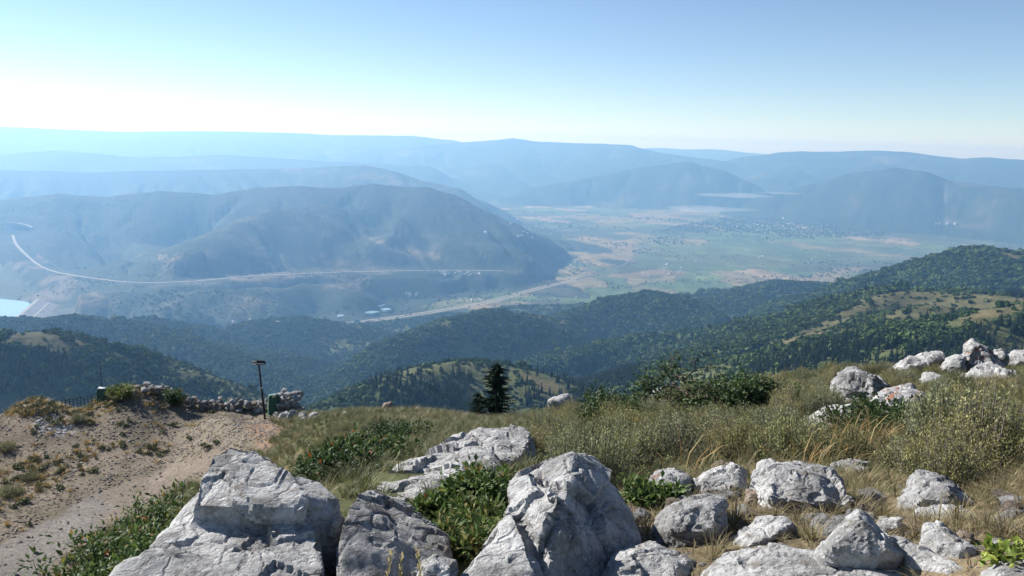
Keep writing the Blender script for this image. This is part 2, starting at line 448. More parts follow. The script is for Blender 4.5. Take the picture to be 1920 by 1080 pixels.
ZF[:, 0] = np.interp(azF, azN, ZN[:, -1])
def Z(x, y):                                   # height of the built mesh at any point
    x = np.atleast_1d(np.asarray(x, float)); y = np.atleast_1d(np.asarray(y, float))
    r = np.hypot(x - ORG[0], y - ORG[1]); a = np.arctan2(x - ORG[0], y - ORG[1])
    def bil(az, lr, G):
        u = np.clip((a - az[0]) / (az[1] - az[0]), 0, len(az) - 1.001); v = np.clip((np.log(r) - lr[0]) / (lr[1] - lr[0]), 0, len(lr) - 1.001)
        i = u.astype(int); j = v.astype(int); fu = u - i; fv = v - j
        return (G[i, j] * (1 - fu) + G[i + 1, j] * fu) * (1 - fv) + (G[i, j + 1] * (1 - fu) + G[i + 1, j + 1] * fu) * fv
    return np.where(r < NEAR_END, bil(azN, lrN, ZN), bil(azF, lrF, ZF))
def hit(px, py, r0=2.0, r1=26500.0):           # where a pixel direction meets the land
    d = ray(px, py); d = d / math.hypot(d[0], d[1])
    R = np.exp(np.linspace(math.log(r0), math.log(r1), 2600))
    x, y, z = d[0] * R, d[1] * R, EYE + d[2] * R
    below = z < Z(x, y)
    k = int(np.argmax(below)) if below.any() else len(R) - 1
    lo, hi = R[max(k - 1, 0)], R[k]
    for _ in range(18):
        mid = (lo + hi) / 2
        if EYE + d[2] * mid < Z(d[0] * mid, d[1] * mid)[0]: hi = mid
        else: lo = mid
    return np.array([d[0] * hi, d[1] * hi, Z(d[0] * hi, d[1] * hi)[0]])
HWY_P = np.array([at_z(*p, VALLEY + 3) for p in HWY + HWY2[1:]])
carve(HWY_P, 90, 260)
BEN_P = np.array([hit(*p, 2300) for p in BENCH]); BEN_P[:, 2] = np.convolve(np.pad(BEN_P[:, 2], 2, 'edge'), np.ones(5) / 5, 'valid')
BEN_P = np.array([at_z(*p, z_) for p, z_ in zip(BENCH, BEN_P[:, 2])])
carve(BEN_P, 60, 200)
def inpoly(px, py, poly):
    px = np.asarray(px, float); py = np.asarray(py, float)
    c = np.zeros(px.shape, bool); n = len(poly)
    for i in range(n):
        x1, y1 = poly[i]; x2, y2 = poly[(i + 1) % n]
        cond = ((y1 > py) != (y2 > py)) & (px < (x2 - x1) * (py - y1) / (y2 - y1 + 1e-9) + x1)
        c ^= cond
    return c

# ------------------------------------------------------------------ land cover (albedo only)
xf, yf, zf = XF.ravel(), YF.ravel(), ZF.ravel()
Rf = np.hypot(xf, yf)
pxf, pyf = project(xf, yf, zf)
def lerp(a, b, t): return a * (1 - t)[:, None] + b * t[:, None]
def col(*c): return np.array(c, float)[None, :]
isval = GROUPS[0]
cov = np.zeros((len(xf), 3))
# woodland / meadow hills: green brush, olive, tan dry grass
n1 = fbm2(xf, yf, 260, 5, 31); n2 = fbm2(xf, yf, 70, 4, 32); n3 = fbm2(xf, yf, 900, 4, 33)
green = lerp(np.repeat(col(.034, .052, .022), len(xf), 0), np.repeat(col(.060, .082, .032), len(xf), 0), sstep(-.3, .4, n1 + .4 * n2))
tan = np.repeat(col(.118, .102, .050), len(xf), 0)
MEADOWS = [[(1640, 553), (1700, 546), (1760, 552), (1720, 575), (1650, 580), (1580, 610), (1500, 640), (1480, 655), (1440, 680), (1470, 640), (1560, 595)],
           [(1800, 600), (1860, 575), (1935, 552), (1935, 575), (1880, 590), (1830, 603)], [(1640, 553), (1750, 545), (1930, 560), (1900, 578), (1800, 585), (1700, 610), (1660, 600)],
           [(955, 693), (1030, 712), (1078, 745), (1020, 735), (985, 712)],
           [(20, 622), (90, 622), (170, 645), (130, 665), (60, 650), (0, 640)], [(1860, 470), (1925, 478), (1925, 488), (1870, 478)],
           [(1040, 598), (1130, 600), (1130, 607), (1040, 608)]]
mead = np.zeros(len(xf))
wob = n2 * 6
for poly in MEADOWS: mead = np.maximum(mead, inpoly(pxf + wob * 2, pyf + wob, poly) * 1.0)
dry = np.clip(mead * .62 + sstep(.28, .5, n1 + .3 * n2) * .35, 0, 1)
cov[:] = lerp(green, tan, dry)
# upland: dark sage/oak with pale dry patches
upm = np.isin(gidF, [GROUPS.index('upland'), GROUPS.index('range')])
sage = lerp(np.repeat(col(.030, .044, .028), len(xf), 0), np.repeat(col(.115, .105, .075), len(xf), 0), sstep(.15, .65, n3 * .5 + .5 * n1 + .25 * n2))
PALE = [[(300, 480), (345, 478), (350, 490), (310, 492)], [(420, 515), (520, 505), (560, 515), (620, 510), (520, 530), (440, 528)], [(600, 515), (700, 515), (690, 545), (600, 540)],
        [(0, 490), (80, 480), (140, 520), (200, 560), (120, 575), (20, 560), (60, 530)], [(560, 470), (640, 480), (720, 500), (600, 497)], [(680, 440), (780, 470), (860, 488), (760, 482)]]
pale = np.zeros(len(xf))
for poly in PALE: pale = np.maximum(pale, inpoly(pxf + wob * 3, pyf + wob, poly) * 1.0)
sage = lerp(sage, np.repeat(col(.19, .15, .11), len(xf), 0), pale * .7 * sstep(-.5, .3, n1 + n2))
cov = np.where(upm[:, None], sage, cov)
# valley: parcels of farmland
def voronoi(x, y, cell, seed, asp=1.0, ang=.35):
    u = (x * math.cos(ang) + y * math.sin(ang)) / cell; v = (-x * math.sin(ang) + y * math.cos(ang)) / (cell * asp)
    fu, fv = np.floor(u), np.floor(v); bd = np.full(len(x), 9.); b2 = np.full(len(x), 9.); bi = np.zeros(len(x))
    for i in (-1, 0, 1):
        for j in (-1, 0, 1):
            iu, iv = fu + i, fv + j; z0 = np.zeros(len(x), dtype=np.int64)
            hx = _hash(iu.astype(np.int64), iv.astype(np.int64), z0, seed); hy = _hash(iu.astype(np.int64), iv.astype(np.int64), z0, seed + 1)
            d = np.maximum(np.abs(u - iu - .15 - .7 * hx), np.abs(v - iv - .15 - .7 * hy)); hid = _hash(iu.astype(np.int64), iv.astype(np.int64), z0, seed + 2)
            s = d < bd; b2 = np.where(s, bd, np.minimum(b2, d)); bi = np.where(s, hid, bi); bd = np.where(s, d, bd)
    return bi, b2 - bd
fid, fed = voronoi(xf, yf, 270, 71, 1.6)
pal = np.array([[.075, .115, .045], [.10, .14, .055], [.13, .14, .065], [.19, .165, .09], [.085, .12, .06], [.24, .19, .12], [.11, .15, .06], [.15, .14, .08]])
fld = pal[(fid * 7.999).astype(int)] * (1 + .35 * n2)[:, None]
fld = np.where((fed < .05)[:, None], fld * .62, fld)                       # hedges and ditches between fields
brush = np.repeat(col(.065, .075, .042), len(xf), 0)
fields = sstep(-.25, .15, n3 + .7 * n1)
val = lerp(brush, fld, fields)
TAN = [[(1040, 470), (1090, 442), (1195, 455), (1190, 490), (1110, 500), (1050, 478)], [(1020, 505), (1090, 500), (1130, 515), (1080, 520)], [(1110, 515), (1240, 505), (1300, 512), (1180, 522)],
       [(840, 598), (880, 573), (930, 570), (960, 578), (900, 588)], [(960, 560), (1000, 540), (1040, 535), (1010, 555)], [(1180, 400), (1260, 395), (1290, 412), (1200, 415)],
       [(1700, 418), (1920, 420), (1920, 428), (1700, 428)], [(1450, 540), (1560, 505), (1640, 500), (1560, 520)]]
GRN = [[(1200, 445), (1400, 430), (1640, 460), (1700, 490), (1500, 500), (1300, 515), (1190, 500)], [(1800, 430), (1925, 425), (1925, 455), (1810, 452)], [(560, 592), (760, 562), (980, 525), (1000, 540), (880, 575), (640, 606)],
       [(1080, 555), (1220, 530), (1320, 525), (1200, 550), (1100, 575)]]
tm = np.zeros(len(xf)); gm = np.zeros(len(xf))
for poly in TAN: tm = np.maximum(tm, inpoly(pxf + wob * 3, pyf + wob * .8, poly) * 1.0)
for poly in GRN: gm = np.maximum(gm, inpoly(pxf + wob * 3, pyf + wob * .8, poly) * 1.0)
val = lerp(val, fld * .4 + col(.075, .115, .05) * .75, gm * .45)
val = lerp(val, np.repeat(col(.27, .19, .115), len(xf), 0), tm * (.55 + .3 * n2))
isv = (gidF == 0) & (Rf > 2200)
cov = np.where(isv[:, None], val, cov)
cov *= (1 + .22 * n2 + .12 * fbm2(xf, yf, 20, 2, 35))[:, None]
cov = np.clip(cov, .012, .6)

def terrain_mat():
    m = NT('hill_cover')
    c = m.attr('cover'); p = m.pos()
    nz = m.noise(p, .045, 6, .65); nz2 = m.noise(p, .009, 5, .6)
    k = m.mix(1.0, c, m.ramp(nz, [(.30, (.62, .64, .62)), (.70, (1.35, 1.30, 1.3))]), 'MULTIPLY')
    k = m.mix(.5, k, m.ramp(nz2, [(.3, (.75, .75, .75)), (.7, (1.25, 1.25, 1.25))]), 'MULTIPLY')
    return m.done(k, .95, m.bump(nz, .9, 6.0), .1)
M_HILL = terrain_mat()
idx = np.arange(XF.size).reshape(XF.shape)
quads = np.stack([idx[:-1, :-1], idx[1:, :-1], idx[1:, 1:], idx[:-1, 1:]], -1).reshape(-1, 4)
qg = gidF[quads[:, 0]]
VF = np.stack([xf, yf, zf], -1)
for gi, gname in enumerate(GROUPS):
    q = quads[qg == gi]
    if not len(q): continue
    used, inv = np.unique(q, return_inverse=True)
    me = mesh_np(gname, VF[used], inv.reshape(q.shape), M_HILL, True)
    cattr(me, 'cover', cov[used])
    nm = {'range': 'mountains', 'upland': 'upland_hills', 'valley_floor': 'valley_ground'}.get(gname, gname + '_terrain')
    tag(link(nm, me), {'range': 'hazy blue mountain ranges along the skyline', 'upland': 'blue shadowed upland across the river valley', 'valley_floor': 'wide farmed valley floor with green and tan fields'}.get(gname, 'green brush covered hillside below the summit'), 'terrain', kind='structure')

# ------------------------------------------------------------------ haze
def box_mesh(name, x0, x1, y0, y1, z0, z1, mat):
    V = [(x, y, z) for z in (z0, z1) for y in (y0, y1) for x in (x0, x1)]
    F = [(0, 2, 3, 1), (4, 5, 7, 6), (0, 1, 5, 4), (2, 6, 7, 3), (0, 4, 6, 2), (1, 3, 7, 5)]
    return mesh_np(name, V, F, mat)
def haze_mat():
    m = NT('haze_air')
    v = m.n('ShaderNodeVolumePrincipled')
    v.inputs['Color'].default_value = HAZE_COL
    v.inputs['Absorption Color'].default_value = HAZE_ABS
    v.inputs['Density'].default_value = HAZE_DENS
    v.inputs['Anisotropy'].default_value = HAZE_G
    m.t.links.new(v.outputs[0], m.out.inputs['Volume'])
    return m.m
HAZE_COL = (.29, .58, 1.0, 1); HAZE_ABS = (.66, .66, .66, 1); HAZE_DENS = 9.6e-5; HAZE_G = .36
top = float(max(ZF.max(), EYE)) + 110
hz = link('haze', box_mesh('haze', -19500, 19500, -600, 27200, float(ZF.min()) - 2, top, haze_mat()))
tag(hz, 'pale blue morning haze filling the valley air', 'haze', kind='stuff')

# ------------------------------------------------------------------ near ground
GRAVEL_POLY = [(-900, 1200), (-900, 725), (0, 725), (60, 728), (150, 730), (240, 715), (300, 728), (360, 765), (420, 775), (500, 778), (520, 800), (500, 845), (440, 850), (400, 900), (330, 905), (200, 1000), (0, 1300)]
PATH_POLY = [(-300, 1200), (-60, 1050), (60, 990), (150, 940), (240, 900), (330, 868), (400, 842), (430, 850), (370, 885), (300, 920), (200, 985), (120, 1040), (60, 1090), (-60, 1200)]
RED_POLY = [(470, 835), (478, 795), (500, 778), (545, 768), (560, 785), (530, 815), (505, 848)]
PALE_POLY = [(60, 790), (110, 778), (145, 795), (120, 812), (70, 808)]
rn_ = np.hypot(xn, yn)
zn_ = ZN.ravel()
pxn, pyn = project(xn, yn, zn_)
w1 = fbm2(xn, yn, 2.5, 3, 61); w2 = fbm2(xn, yn, .7, 3, 62); w3 = fbm2(xn, yn, 9, 3, 63)
jx, jy = pxn + w1 * 30 + w2 * 10, pyn + w1 * 8 + w2 * 4
far_side = rn_ > 16
grav = inpoly(jx, jy, GRAVEL_POLY) & far_side
path = inpoly(pxn + w2 * 8, pyn + w2 * 5, PATH_POLY) & far_side
red = inpoly(jx, jy, RED_POLY) & far_side
pale_ = inpoly(jx, jy, PALE_POLY) & far_side
N_ = len(xn)
def rep(*c): return np.repeat(col(*c), N_, 0)
gcov = lerp(rep(.17, .14, .075), rep(.095, .10, .045), sstep(-.5, .1, w1 + .5 * w3))
bare = ((pxn > 1150) & (pyn > 930 + 25 * w1 + 12 * w2) & (rn_ < 8))
gcov = lerp(gcov, rep(.235, .18, .118), bare * (.75 + .2 * w2))
gcov = lerp(gcov, rep(.20, .165, .128), grav * np.clip(.9 + .4 * w2, 0, 1))
gcov = lerp(gcov, rep(.235, .195, .155), path * .85)
gcov = lerp(gcov, rep(.21, .195, .178), (path & (pxn < 190 + 30 * w2)) * .8)
gcov = lerp(gcov, rep(.215, .135, .09), red * .7)
gcov = lerp(gcov, rep(.42, .40, .39), pale_ * .8)
gcov = np.clip(gcov * (1 + .25 * w2 + .12 * w1)[:, None], .02, .6)
def ground_mat():
    m = NT('summit_soil')
    p = m.pos(); c = m.attr('cover')
    n1 = m.noise(p, 9, 8, .7); n2 = m.noise(p, 60, 4, .6)
    vo = m.n('ShaderNodeTexVoronoi', feature='F1'); m.set(vo, 'Vector', p); vo.inputs['Scale'].default_value = 9
    k = m.mix(1.0, c, m.ramp(n1, [(.28, (.55, .54, .52)), (.5, (1, 1, 1)), (.72, (1.5, 1.47, 1.42))]), 'MULTIPLY')
    k = m.mix(.6, k, m.ramp(n2, [(.3, (.6, .6, .6)), (.7, (1.35, 1.35, 1.35))]), 'MULTIPLY')
    h = m.math('ADD', m.math('MULTIPLY', n1, 1.0), m.math('MULTIPLY', n2, .25))
    return m.done(k, .97, m.bump(h, .8, .05), .1)
i = np.arange(XN.size).reshape(XN.shape)
gme = mesh_np('ground', np.stack([xn, yn, zn_], -1), np.stack([i[:-1, :-1], i[1:, :-1], i[1:, 1:], i[:-1, 1:]], -1).reshape(-1, 4), ground_mat(), True)
cattr(gme, 'cover', gcov)
tag(link('ground', gme), 'stony summit ground with a graded gravel pad', 'ground', kind='structure')


# ------------------------------------------------------------------ limestone rocks
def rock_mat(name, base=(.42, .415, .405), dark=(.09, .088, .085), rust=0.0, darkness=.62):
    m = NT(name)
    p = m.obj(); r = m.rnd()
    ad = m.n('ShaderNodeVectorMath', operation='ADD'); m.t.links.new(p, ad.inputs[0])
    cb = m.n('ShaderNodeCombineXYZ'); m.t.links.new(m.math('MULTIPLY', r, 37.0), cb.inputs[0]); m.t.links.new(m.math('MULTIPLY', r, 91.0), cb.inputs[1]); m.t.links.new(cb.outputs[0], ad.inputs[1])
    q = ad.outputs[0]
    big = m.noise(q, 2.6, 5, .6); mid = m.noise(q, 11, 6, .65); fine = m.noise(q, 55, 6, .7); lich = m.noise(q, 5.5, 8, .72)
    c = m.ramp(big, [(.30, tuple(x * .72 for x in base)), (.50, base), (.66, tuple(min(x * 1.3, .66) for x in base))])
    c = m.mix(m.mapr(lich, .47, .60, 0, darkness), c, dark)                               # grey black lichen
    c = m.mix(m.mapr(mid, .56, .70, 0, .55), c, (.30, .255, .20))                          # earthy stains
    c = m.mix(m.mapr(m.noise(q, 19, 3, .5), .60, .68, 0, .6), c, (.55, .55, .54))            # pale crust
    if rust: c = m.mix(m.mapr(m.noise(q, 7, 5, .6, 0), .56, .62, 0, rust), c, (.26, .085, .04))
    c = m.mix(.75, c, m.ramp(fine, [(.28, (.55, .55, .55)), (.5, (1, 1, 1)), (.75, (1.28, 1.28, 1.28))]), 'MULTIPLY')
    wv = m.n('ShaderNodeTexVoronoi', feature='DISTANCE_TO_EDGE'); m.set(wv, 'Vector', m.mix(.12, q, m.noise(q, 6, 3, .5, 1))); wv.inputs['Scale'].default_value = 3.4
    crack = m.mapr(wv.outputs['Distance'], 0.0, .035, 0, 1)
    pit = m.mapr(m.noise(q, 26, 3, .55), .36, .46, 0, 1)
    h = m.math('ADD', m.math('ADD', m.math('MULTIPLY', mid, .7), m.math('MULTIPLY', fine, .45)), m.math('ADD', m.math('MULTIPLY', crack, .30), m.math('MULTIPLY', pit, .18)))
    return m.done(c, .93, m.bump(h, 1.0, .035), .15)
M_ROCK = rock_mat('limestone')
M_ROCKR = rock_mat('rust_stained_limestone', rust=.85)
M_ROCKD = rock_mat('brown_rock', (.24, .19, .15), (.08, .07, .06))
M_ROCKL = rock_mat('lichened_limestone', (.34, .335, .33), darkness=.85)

def displace(V, N, size, seed, amp=1.0, strata=None, cells=26):
    r = np.random.default_rng(seed)
    lo, hi = V.min(0), V.max(0)
    d = .035 * size * fbm3(V, .45 * size, 4, seed)
    # fracture cells: every cell tilted a little, so faces break along angular steps
    for kk, amp_c in ((cells, .055), (cells * 6, .022)):
        S = r.uniform(lo, hi, (kk, 3)); T = r.normal(0, 1, (kk, 3)); T /= np.linalg.norm(T, axis=1)[:, None]
        Vw = V + .05 * size * np.stack([fbm3(V, .3 * size, 3, seed + 5 + q) for q in range(3)], -1)
        ci = np.empty(len(V), int)
        for i0 in range(0, len(V), 20000):
            ci[i0:i0 + 20000] = np.argmin(((Vw[i0:i0 + 20000, None, :] - S[None]) ** 2).sum(-1), 1)
        cell = size * (1.0 / kk) ** (1 / 3) * .55
        d = d + amp_c * size * np.clip(((V - S[ci]) * T[ci]).sum(-1) / cell, -1, 1) * .6 + r.uniform(-.012, .012, kk)[ci] * size
    if strata is None: strata = ((.35, .25, .9), .13 * size, .008 * size)
    if strata:
        ax, th, dp = strata
        ax = np.array(ax) / np.linalg.norm(ax)
        u = (V @ ax) / th + .8 * fbm3(V, .5 * size, 3, seed + 40)
        f = u - np.floor(u)
        z0 = np.zeros(len(u), np.int64); i0 = np.floor(u).astype(np.int64); tt = sstep(.55, 1.0, f)
        hsh = _hash(i0, z0, z0, seed) * (1 - tt) + _hash(i0 + 1, z0, z0, seed) * tt
        d = d + dp * (hsh - .5) * 1.6 - dp * .9 * np.exp(-((f - .5) / .13) ** 2)
    rd = 1 - np.abs(vnoise3(V / (.13 * size), seed + 60))
    d = d - .018 * size * np.clip(rd - .86, 0, 1) / .14                                     # joints
    d = d + .006 * size * fbm3(V, .07 * size, 3, seed + 70)
    return V + N * (d * amp)[:, None]

def rock_mesh(name, blocks, voxel, seed, amp=1.0, strata=None, cells=26, mat=None):
    bm = bmesh.new()
    for pts in blocks:
        vs = [bm.verts.new(Vector(p)) for p in pts]
        res = bmesh.ops.convex_hull(bm, input=vs)
        junk = {g_ for g_ in res['geom_interior'] if isinstance(g_, bmesh.types.BMVert)} | {g_ for g_ in res['geom_unused'] if isinstance(g_, bmesh.types.BMVert)}
        bmesh.ops.delete(bm, geom=list(junk), context='VERTS')
    bmesh.ops.recalc_face_normals(bm, faces=bm.faces)
    me = bpy.data.meshes.new('tmp'); bm.to_mesh(me); bm.free()
    o = bpy.data.objects.new('tmp', me); C.objects.link(o)
    md = o.modifiers.new('r', 'REMESH'); md.mode = 'VOXEL'; md.voxel_size = voxel
    sm = o.modifiers.new('s', 'SMOOTH'); sm.iterations = 1; sm.factor = .5
    dg = bpy.context.evaluated_depsgraph_get()
    ev = o.evaluated_get(dg); m2 = bpy.data.meshes.new_from_object(ev)
    bpy.data.objects.remove(o); bpy.data.meshes.remove(me)
    n = len(m2.vertices); V = np.empty(n * 3, np.float32); m2.vertices.foreach_get('co', V); V = V.reshape(-1, 3).astype(float)
    N = np.empty(n * 3, np.float32); m2.vertices.foreach_get('normal', N); N = N.reshape(-1, 3)
    size = float(np.sort(V.max(0) - V.min(0))[1])
    V = displace(V, N, size, seed, amp, strata, cells)
    m2.vertices.foreach_set('co', V.astype(np.float32).ravel())
    m2.polygons.foreach_set('use_smooth', np.ones(len(m2.polygons), bool))
    m2.name = name; m2.materials.clear(); m2.materials.append(mat or M_ROCK); m2.update()
    if hasattr(m2, 'set_sharp_from_angle'): m2.set_sharp_from_angle(angle=math.radians(24))
    return m2
OCC = []; OUTLINES = []
def place_rock(blocks, label, voxel, seed, amp=1.0, strata=None, mat=None, name='boulder', cat='boulder', cells=26, group=None):
    allp = np.concatenate([np.array(b) for b in blocks]); o = np.array([*allp[:, :2].mean(0), allp[:, 2].min()])
    me = rock_mesh(name, [[np.array(p) - o for p in b] for b in blocks], voxel, seed, amp, strata, cells, mat)
    co = np.empty(len(me.vertices) * 3, np.float32); me.vertices.foreach_get('co', co); co = co.reshape(-1, 3) + o
    co = co[co[:, 2] > Z(co[:, 0], co[:, 1]) - .01]
    OCC.append(np.unique(np.floor(co[:, 0] / .05).astype(np.int64) * 100000 + np.floor(co[:, 1] / .05).astype(np.int64)))
    return tag(link(name, me, loc=tuple(o)), label, cat, group)
def drop(pts, dz, grow=1.0):
    P = np.array(pts); c = P.mean(0); Q = c + (P - c) * np.array([grow, grow, 1]); Q[:, 2] = P[:, 2] - dz
    return [*P, *Q]
A = at_r
# the big slab the viewer stands beside: lower block, overhanging upper slab, side block
zz = lambda L: [at_z(*p) for p in L]
low = zz([(360, 950, -.03), (290, 1008, -.07), (218, 1080, -.12), (130, 1165, -.16), (560, 1230, -.07), (604, 1085, -.05), (592, 995, -.03), (440, 850, -.02), (545, 890, -.03)])
up_t = zz([(352, 945, .05), (375, 900, .09), (398, 848, .14), (432, 830, .16), (505, 848, .15), (550, 880, .12), (572, 932, .08), (566, 955, .06), (500, 948, .055), (440, 940, .05)])
side = zz([(556, 882, .10), (602, 896, .05), (640, 946, .0), (633, 985, -.06), (585, 1000, -.09), (566, 930, .06)])
place_rock([drop(low, .75, 1.0), drop(up_t, .10, .97), drop(side, .7, .96)], 'large flat pale limestone boulder with an overhanging upper slab beside the leafy bush', .0125, 3, .55)
place_rock([[A(665, 925, 3.72), A(700, 912, 3.9), A(730, 938, 3.85), A(800, 985, 3.7), A(838, 1005, 3.6), A(652, 965, 3.55), A(640, 985, 3.5), A(625, 1050, 3.38), A(640, 1180, 3.1), A(760, 1190, 3.1), A(843, 1060, 3.42), A(700, 935, 4.3), A(825, 990, 4.1), A(700, 1120, 4.3), A(825, 1120, 4.1)]],
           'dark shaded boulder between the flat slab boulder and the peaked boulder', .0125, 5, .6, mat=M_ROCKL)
main3 = [A(950, 905, 3.6), A(985, 878, 3.7), A(1030, 870, 3.7), A(1075, 843, 3.72), A(1110, 850, 3.85), A(1130, 882, 3.8), A(1160, 912, 3.75), A(1185, 960, 3.62), A(1196, 1010, 3.5), A(1185, 1060, 3.4), A(1150, 1180, 3.15), A(1000, 1180, 2.95),
         A(1062, 930, 3.32), A(1015, 950, 3.3), A(1045, 1000, 3.12), A(955, 945, 3.48), A(1050, 880, 4.3), A(1150, 940, 4.2), A(980, 910, 4.1), A(1000, 1100, 4.2), A(1150, 1100, 4.2)]
lob3 = [A(952, 908, 3.5), A(985, 882, 3.55), A(1040, 900, 3.4), A(1062, 925, 3.22), A(1020, 975, 3.12), A(958, 950, 3.38), A(1000, 1080, 3.1), A(960, 960, 3.8), A(1040, 960, 3.7)]
lef3 = [A(950, 944, 3.34), A(905, 1010, 3.15), A(858, 1095, 2.95), A(830, 1180, 2.8), A(1010, 1190, 2.72), A(1005, 1085, 2.9), A(985, 1005, 3.1), A(965, 960, 3.25), A(950, 990, 3.8), A(900, 1090, 3.6), A(1000, 1090, 3.7)]
place_rock([main3, lob3, lef3], 'tall peaked grey limestone boulder with a dark shaded side face', .0125, 8, .75)

def outline_rock(poly, label, R=None, dR=.25, bulge=.12, thick=.3, seed=1, vox=None, amp=1.0, strata=None, mat=None, name='boulder', cat='boulder', sink=.12, group=None):
    OUTLINES.append(poly)
    P = np.array(poly, float); c = P.mean(0); y0, y1 = P[:, 1].min(), P[:, 1].max()
    if R is None: R = float(np.hypot(*hit(c[0], y1)[:2]))
    Rp = lambda y: R + dR * (y1 - y) / (y1 - y0)
    pts = [A(x, y, Rp(y)) for x, y in P]
    Q = c + (P - c) * .62
    pts += [A(x, y, Rp(y) - bulge) for x, y in Q]
    B = c + (P - c) * .78
    back = [A(x, y, Rp(y) + thick) for x, y in B]
    pts += back
    low_ = [p for p in pts if p[2] < np.median([q[2] for q in pts])]
    pts += [np.array([p[0], p[1], float(Z(p[0], p[1])[0]) - sink]) for p in low_ + back]
    w = float(np.ptp(np.array(pts)[:, 0]))
    return place_rock([pts], label, vox or max(.012, w / 42), seed, amp, strata, mat, name, cat, 22, group)
OR = outline_rock
OR([(1120, 1085), (1140, 1045), (1172, 1024), (1232, 1020), (1270, 1035), (1305, 1055), (1316, 1130), (1110, 1160)], 'rounded pale boulder at the foot of the peaked boulder', 3.0, .35, .15, .4, 11, .012, .8)
OR([(1305, 1110), (1325, 1062), (1350, 1034), (1400, 1021), (1480, 1028), (1560, 1040), (1650, 1055), (1720, 1068), (1775, 1110), (1700, 1180), (1400, 1190)], 'long low pale slab beneath the pyramid shaped rock', 2.72, .5, .1, .35, 12, .013, .6)
OR([(1530, 1036), (1570, 985), (1608, 952), (1628, 962), (1660, 992), (1702, 1045), (1665, 1064), (1600, 1052)], 'pyramid shaped pale rock with a dark side', None, .1, .12, .25, 13, .009, .8)
OR([(1372, 1012), (1420, 970), (1480, 967), (1494, 983), (1445, 1015), (1400, 1026)], 'flat wedge of pale rock behind the long low slab', None, .25, .03, .2, 14, .009, .8)
OR([(1200, 912), (1230, 888), (1262, 880), (1298, 893), (1300, 930), (1262, 945), (1225, 938)], 'low pale rock with a rust spot under the sagebrush', None, .25, .08, .3, 15, .012, 1, mat=M_ROCKR)
OR([(1294, 900), (1330, 884), (1372, 872), (1398, 884), (1400, 920), (1350, 935), (1305, 932)], 'split pale rock next to the small brown rock', None, .25, .08, .3, 16, .011, 1)
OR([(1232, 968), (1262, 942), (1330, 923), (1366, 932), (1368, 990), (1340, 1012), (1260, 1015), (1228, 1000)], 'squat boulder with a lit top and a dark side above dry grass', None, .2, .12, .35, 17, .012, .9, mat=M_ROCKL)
OR([(1406, 905), (1416, 872), (1440, 857), (1500, 868), (1558, 884), (1592, 930), (1598, 950), (1545, 962), (1460, 950), (1425, 940)], 'broad layered pale rock in the dry grass with a stepped front', None, .4, .12, .4, 18, .012, 1, ((.3, .4, 1), .07, .014))
OR([(1538, 882), (1560, 868), (1600, 862), (1636, 866), (1632, 880), (1590, 890), (1555, 892)], 'flat pale rock half hidden by grass behind the broad layered rock', None, .35, .03, .2, 19, .012, .9)
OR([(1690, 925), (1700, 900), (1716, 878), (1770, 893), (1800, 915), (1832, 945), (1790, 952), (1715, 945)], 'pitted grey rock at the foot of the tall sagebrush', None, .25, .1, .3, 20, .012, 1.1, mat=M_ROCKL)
OR([(1715, 958), (1750, 947), (1800, 949), (1842, 968), (1800, 974), (1750, 972)], 'thin flat pale stone in front of the pitted grey rock', None, .25, .02, .1, 21, .009, .8, sink=.06)
OR([(1636, 988), (1650, 968), (1694, 970), (1692, 994), (1650, 998)], 'small angular pale stone touching the pyramid rock', None, .1, .04, .12, 22, .007, .9)
OR([(1724, 1005), (1735, 984), (1762, 982), (1800, 1008), (1832, 1030), (1812, 1048), (1755, 1030)], 'tilted pale stone lying on tan soil', None, .2, .05, .12, 23, .008, .9)
OR([(1640, 1012), (1680, 1000), (1740, 1030), (1812, 1068), (1780, 1084), (1700, 1050)], 'long flat pale stone embedded in tan soil', None, .25, .02, .1, 24, .009, .7, sink=.06)
OR([(1328, 884), (1338, 868), (1356, 861), (1376, 868), (1384, 884)], 'small brown rock behind the split pale rock', None, .12, .05, .15, 25, .01, .8, mat=M_ROCKD)
OR([(1394, 942), (1398, 916), (1430, 918), (1426, 950)], 'small reddish brown block beside the broad layered rock', None, .05, .04, .12, 26, .008, .6, mat=M_ROCKD)
OR([(780, 1090), (788, 1052), (812, 1042), (856, 1050), (862, 1110), (800, 1120)], 'small knobbly stone between the dark boulder and the peaked boulder', 2.9, .12, .06, .15, 27, .007, 1)
OR([(1846, 1085), (1862, 1062), (1895, 1052), (1960, 1040), (1990, 1090), (1900, 1130)], 'pale stone beside the small yellow green plant', None, .2, .05, .2, 28, .009, .9)
OR([(1858, 1012), (1880, 1008), (1905, 1026), (1898, 1036), (1872, 1030)], 'little pale stone on tan soil under the sagebrush', None, .08, .03, .08, 29, .007, .9)
OR([(1790, 1010), (1800, 992), (1826, 1000), (1830, 1018), (1806, 1022)], 'dark brown stone behind the tilted pale stone', None, .05, .03, .08, 30, .007, .8, mat=M_ROCKD)
# the layered outcrop behind the leafy gap
OR([(705, 915), (730, 890), (775, 864), (840, 831), (900, 808), (960, 800), (992, 806), (1000, 830), (975, 856), (935, 882), (885, 905), (810, 928), (745, 948)], 'long outcrop of layered pale limestone sloping through the shrubs', 5.0, 2.7, .15, .9, 31, .02, .85, ((-.25, -.35, .9), .10, .026))
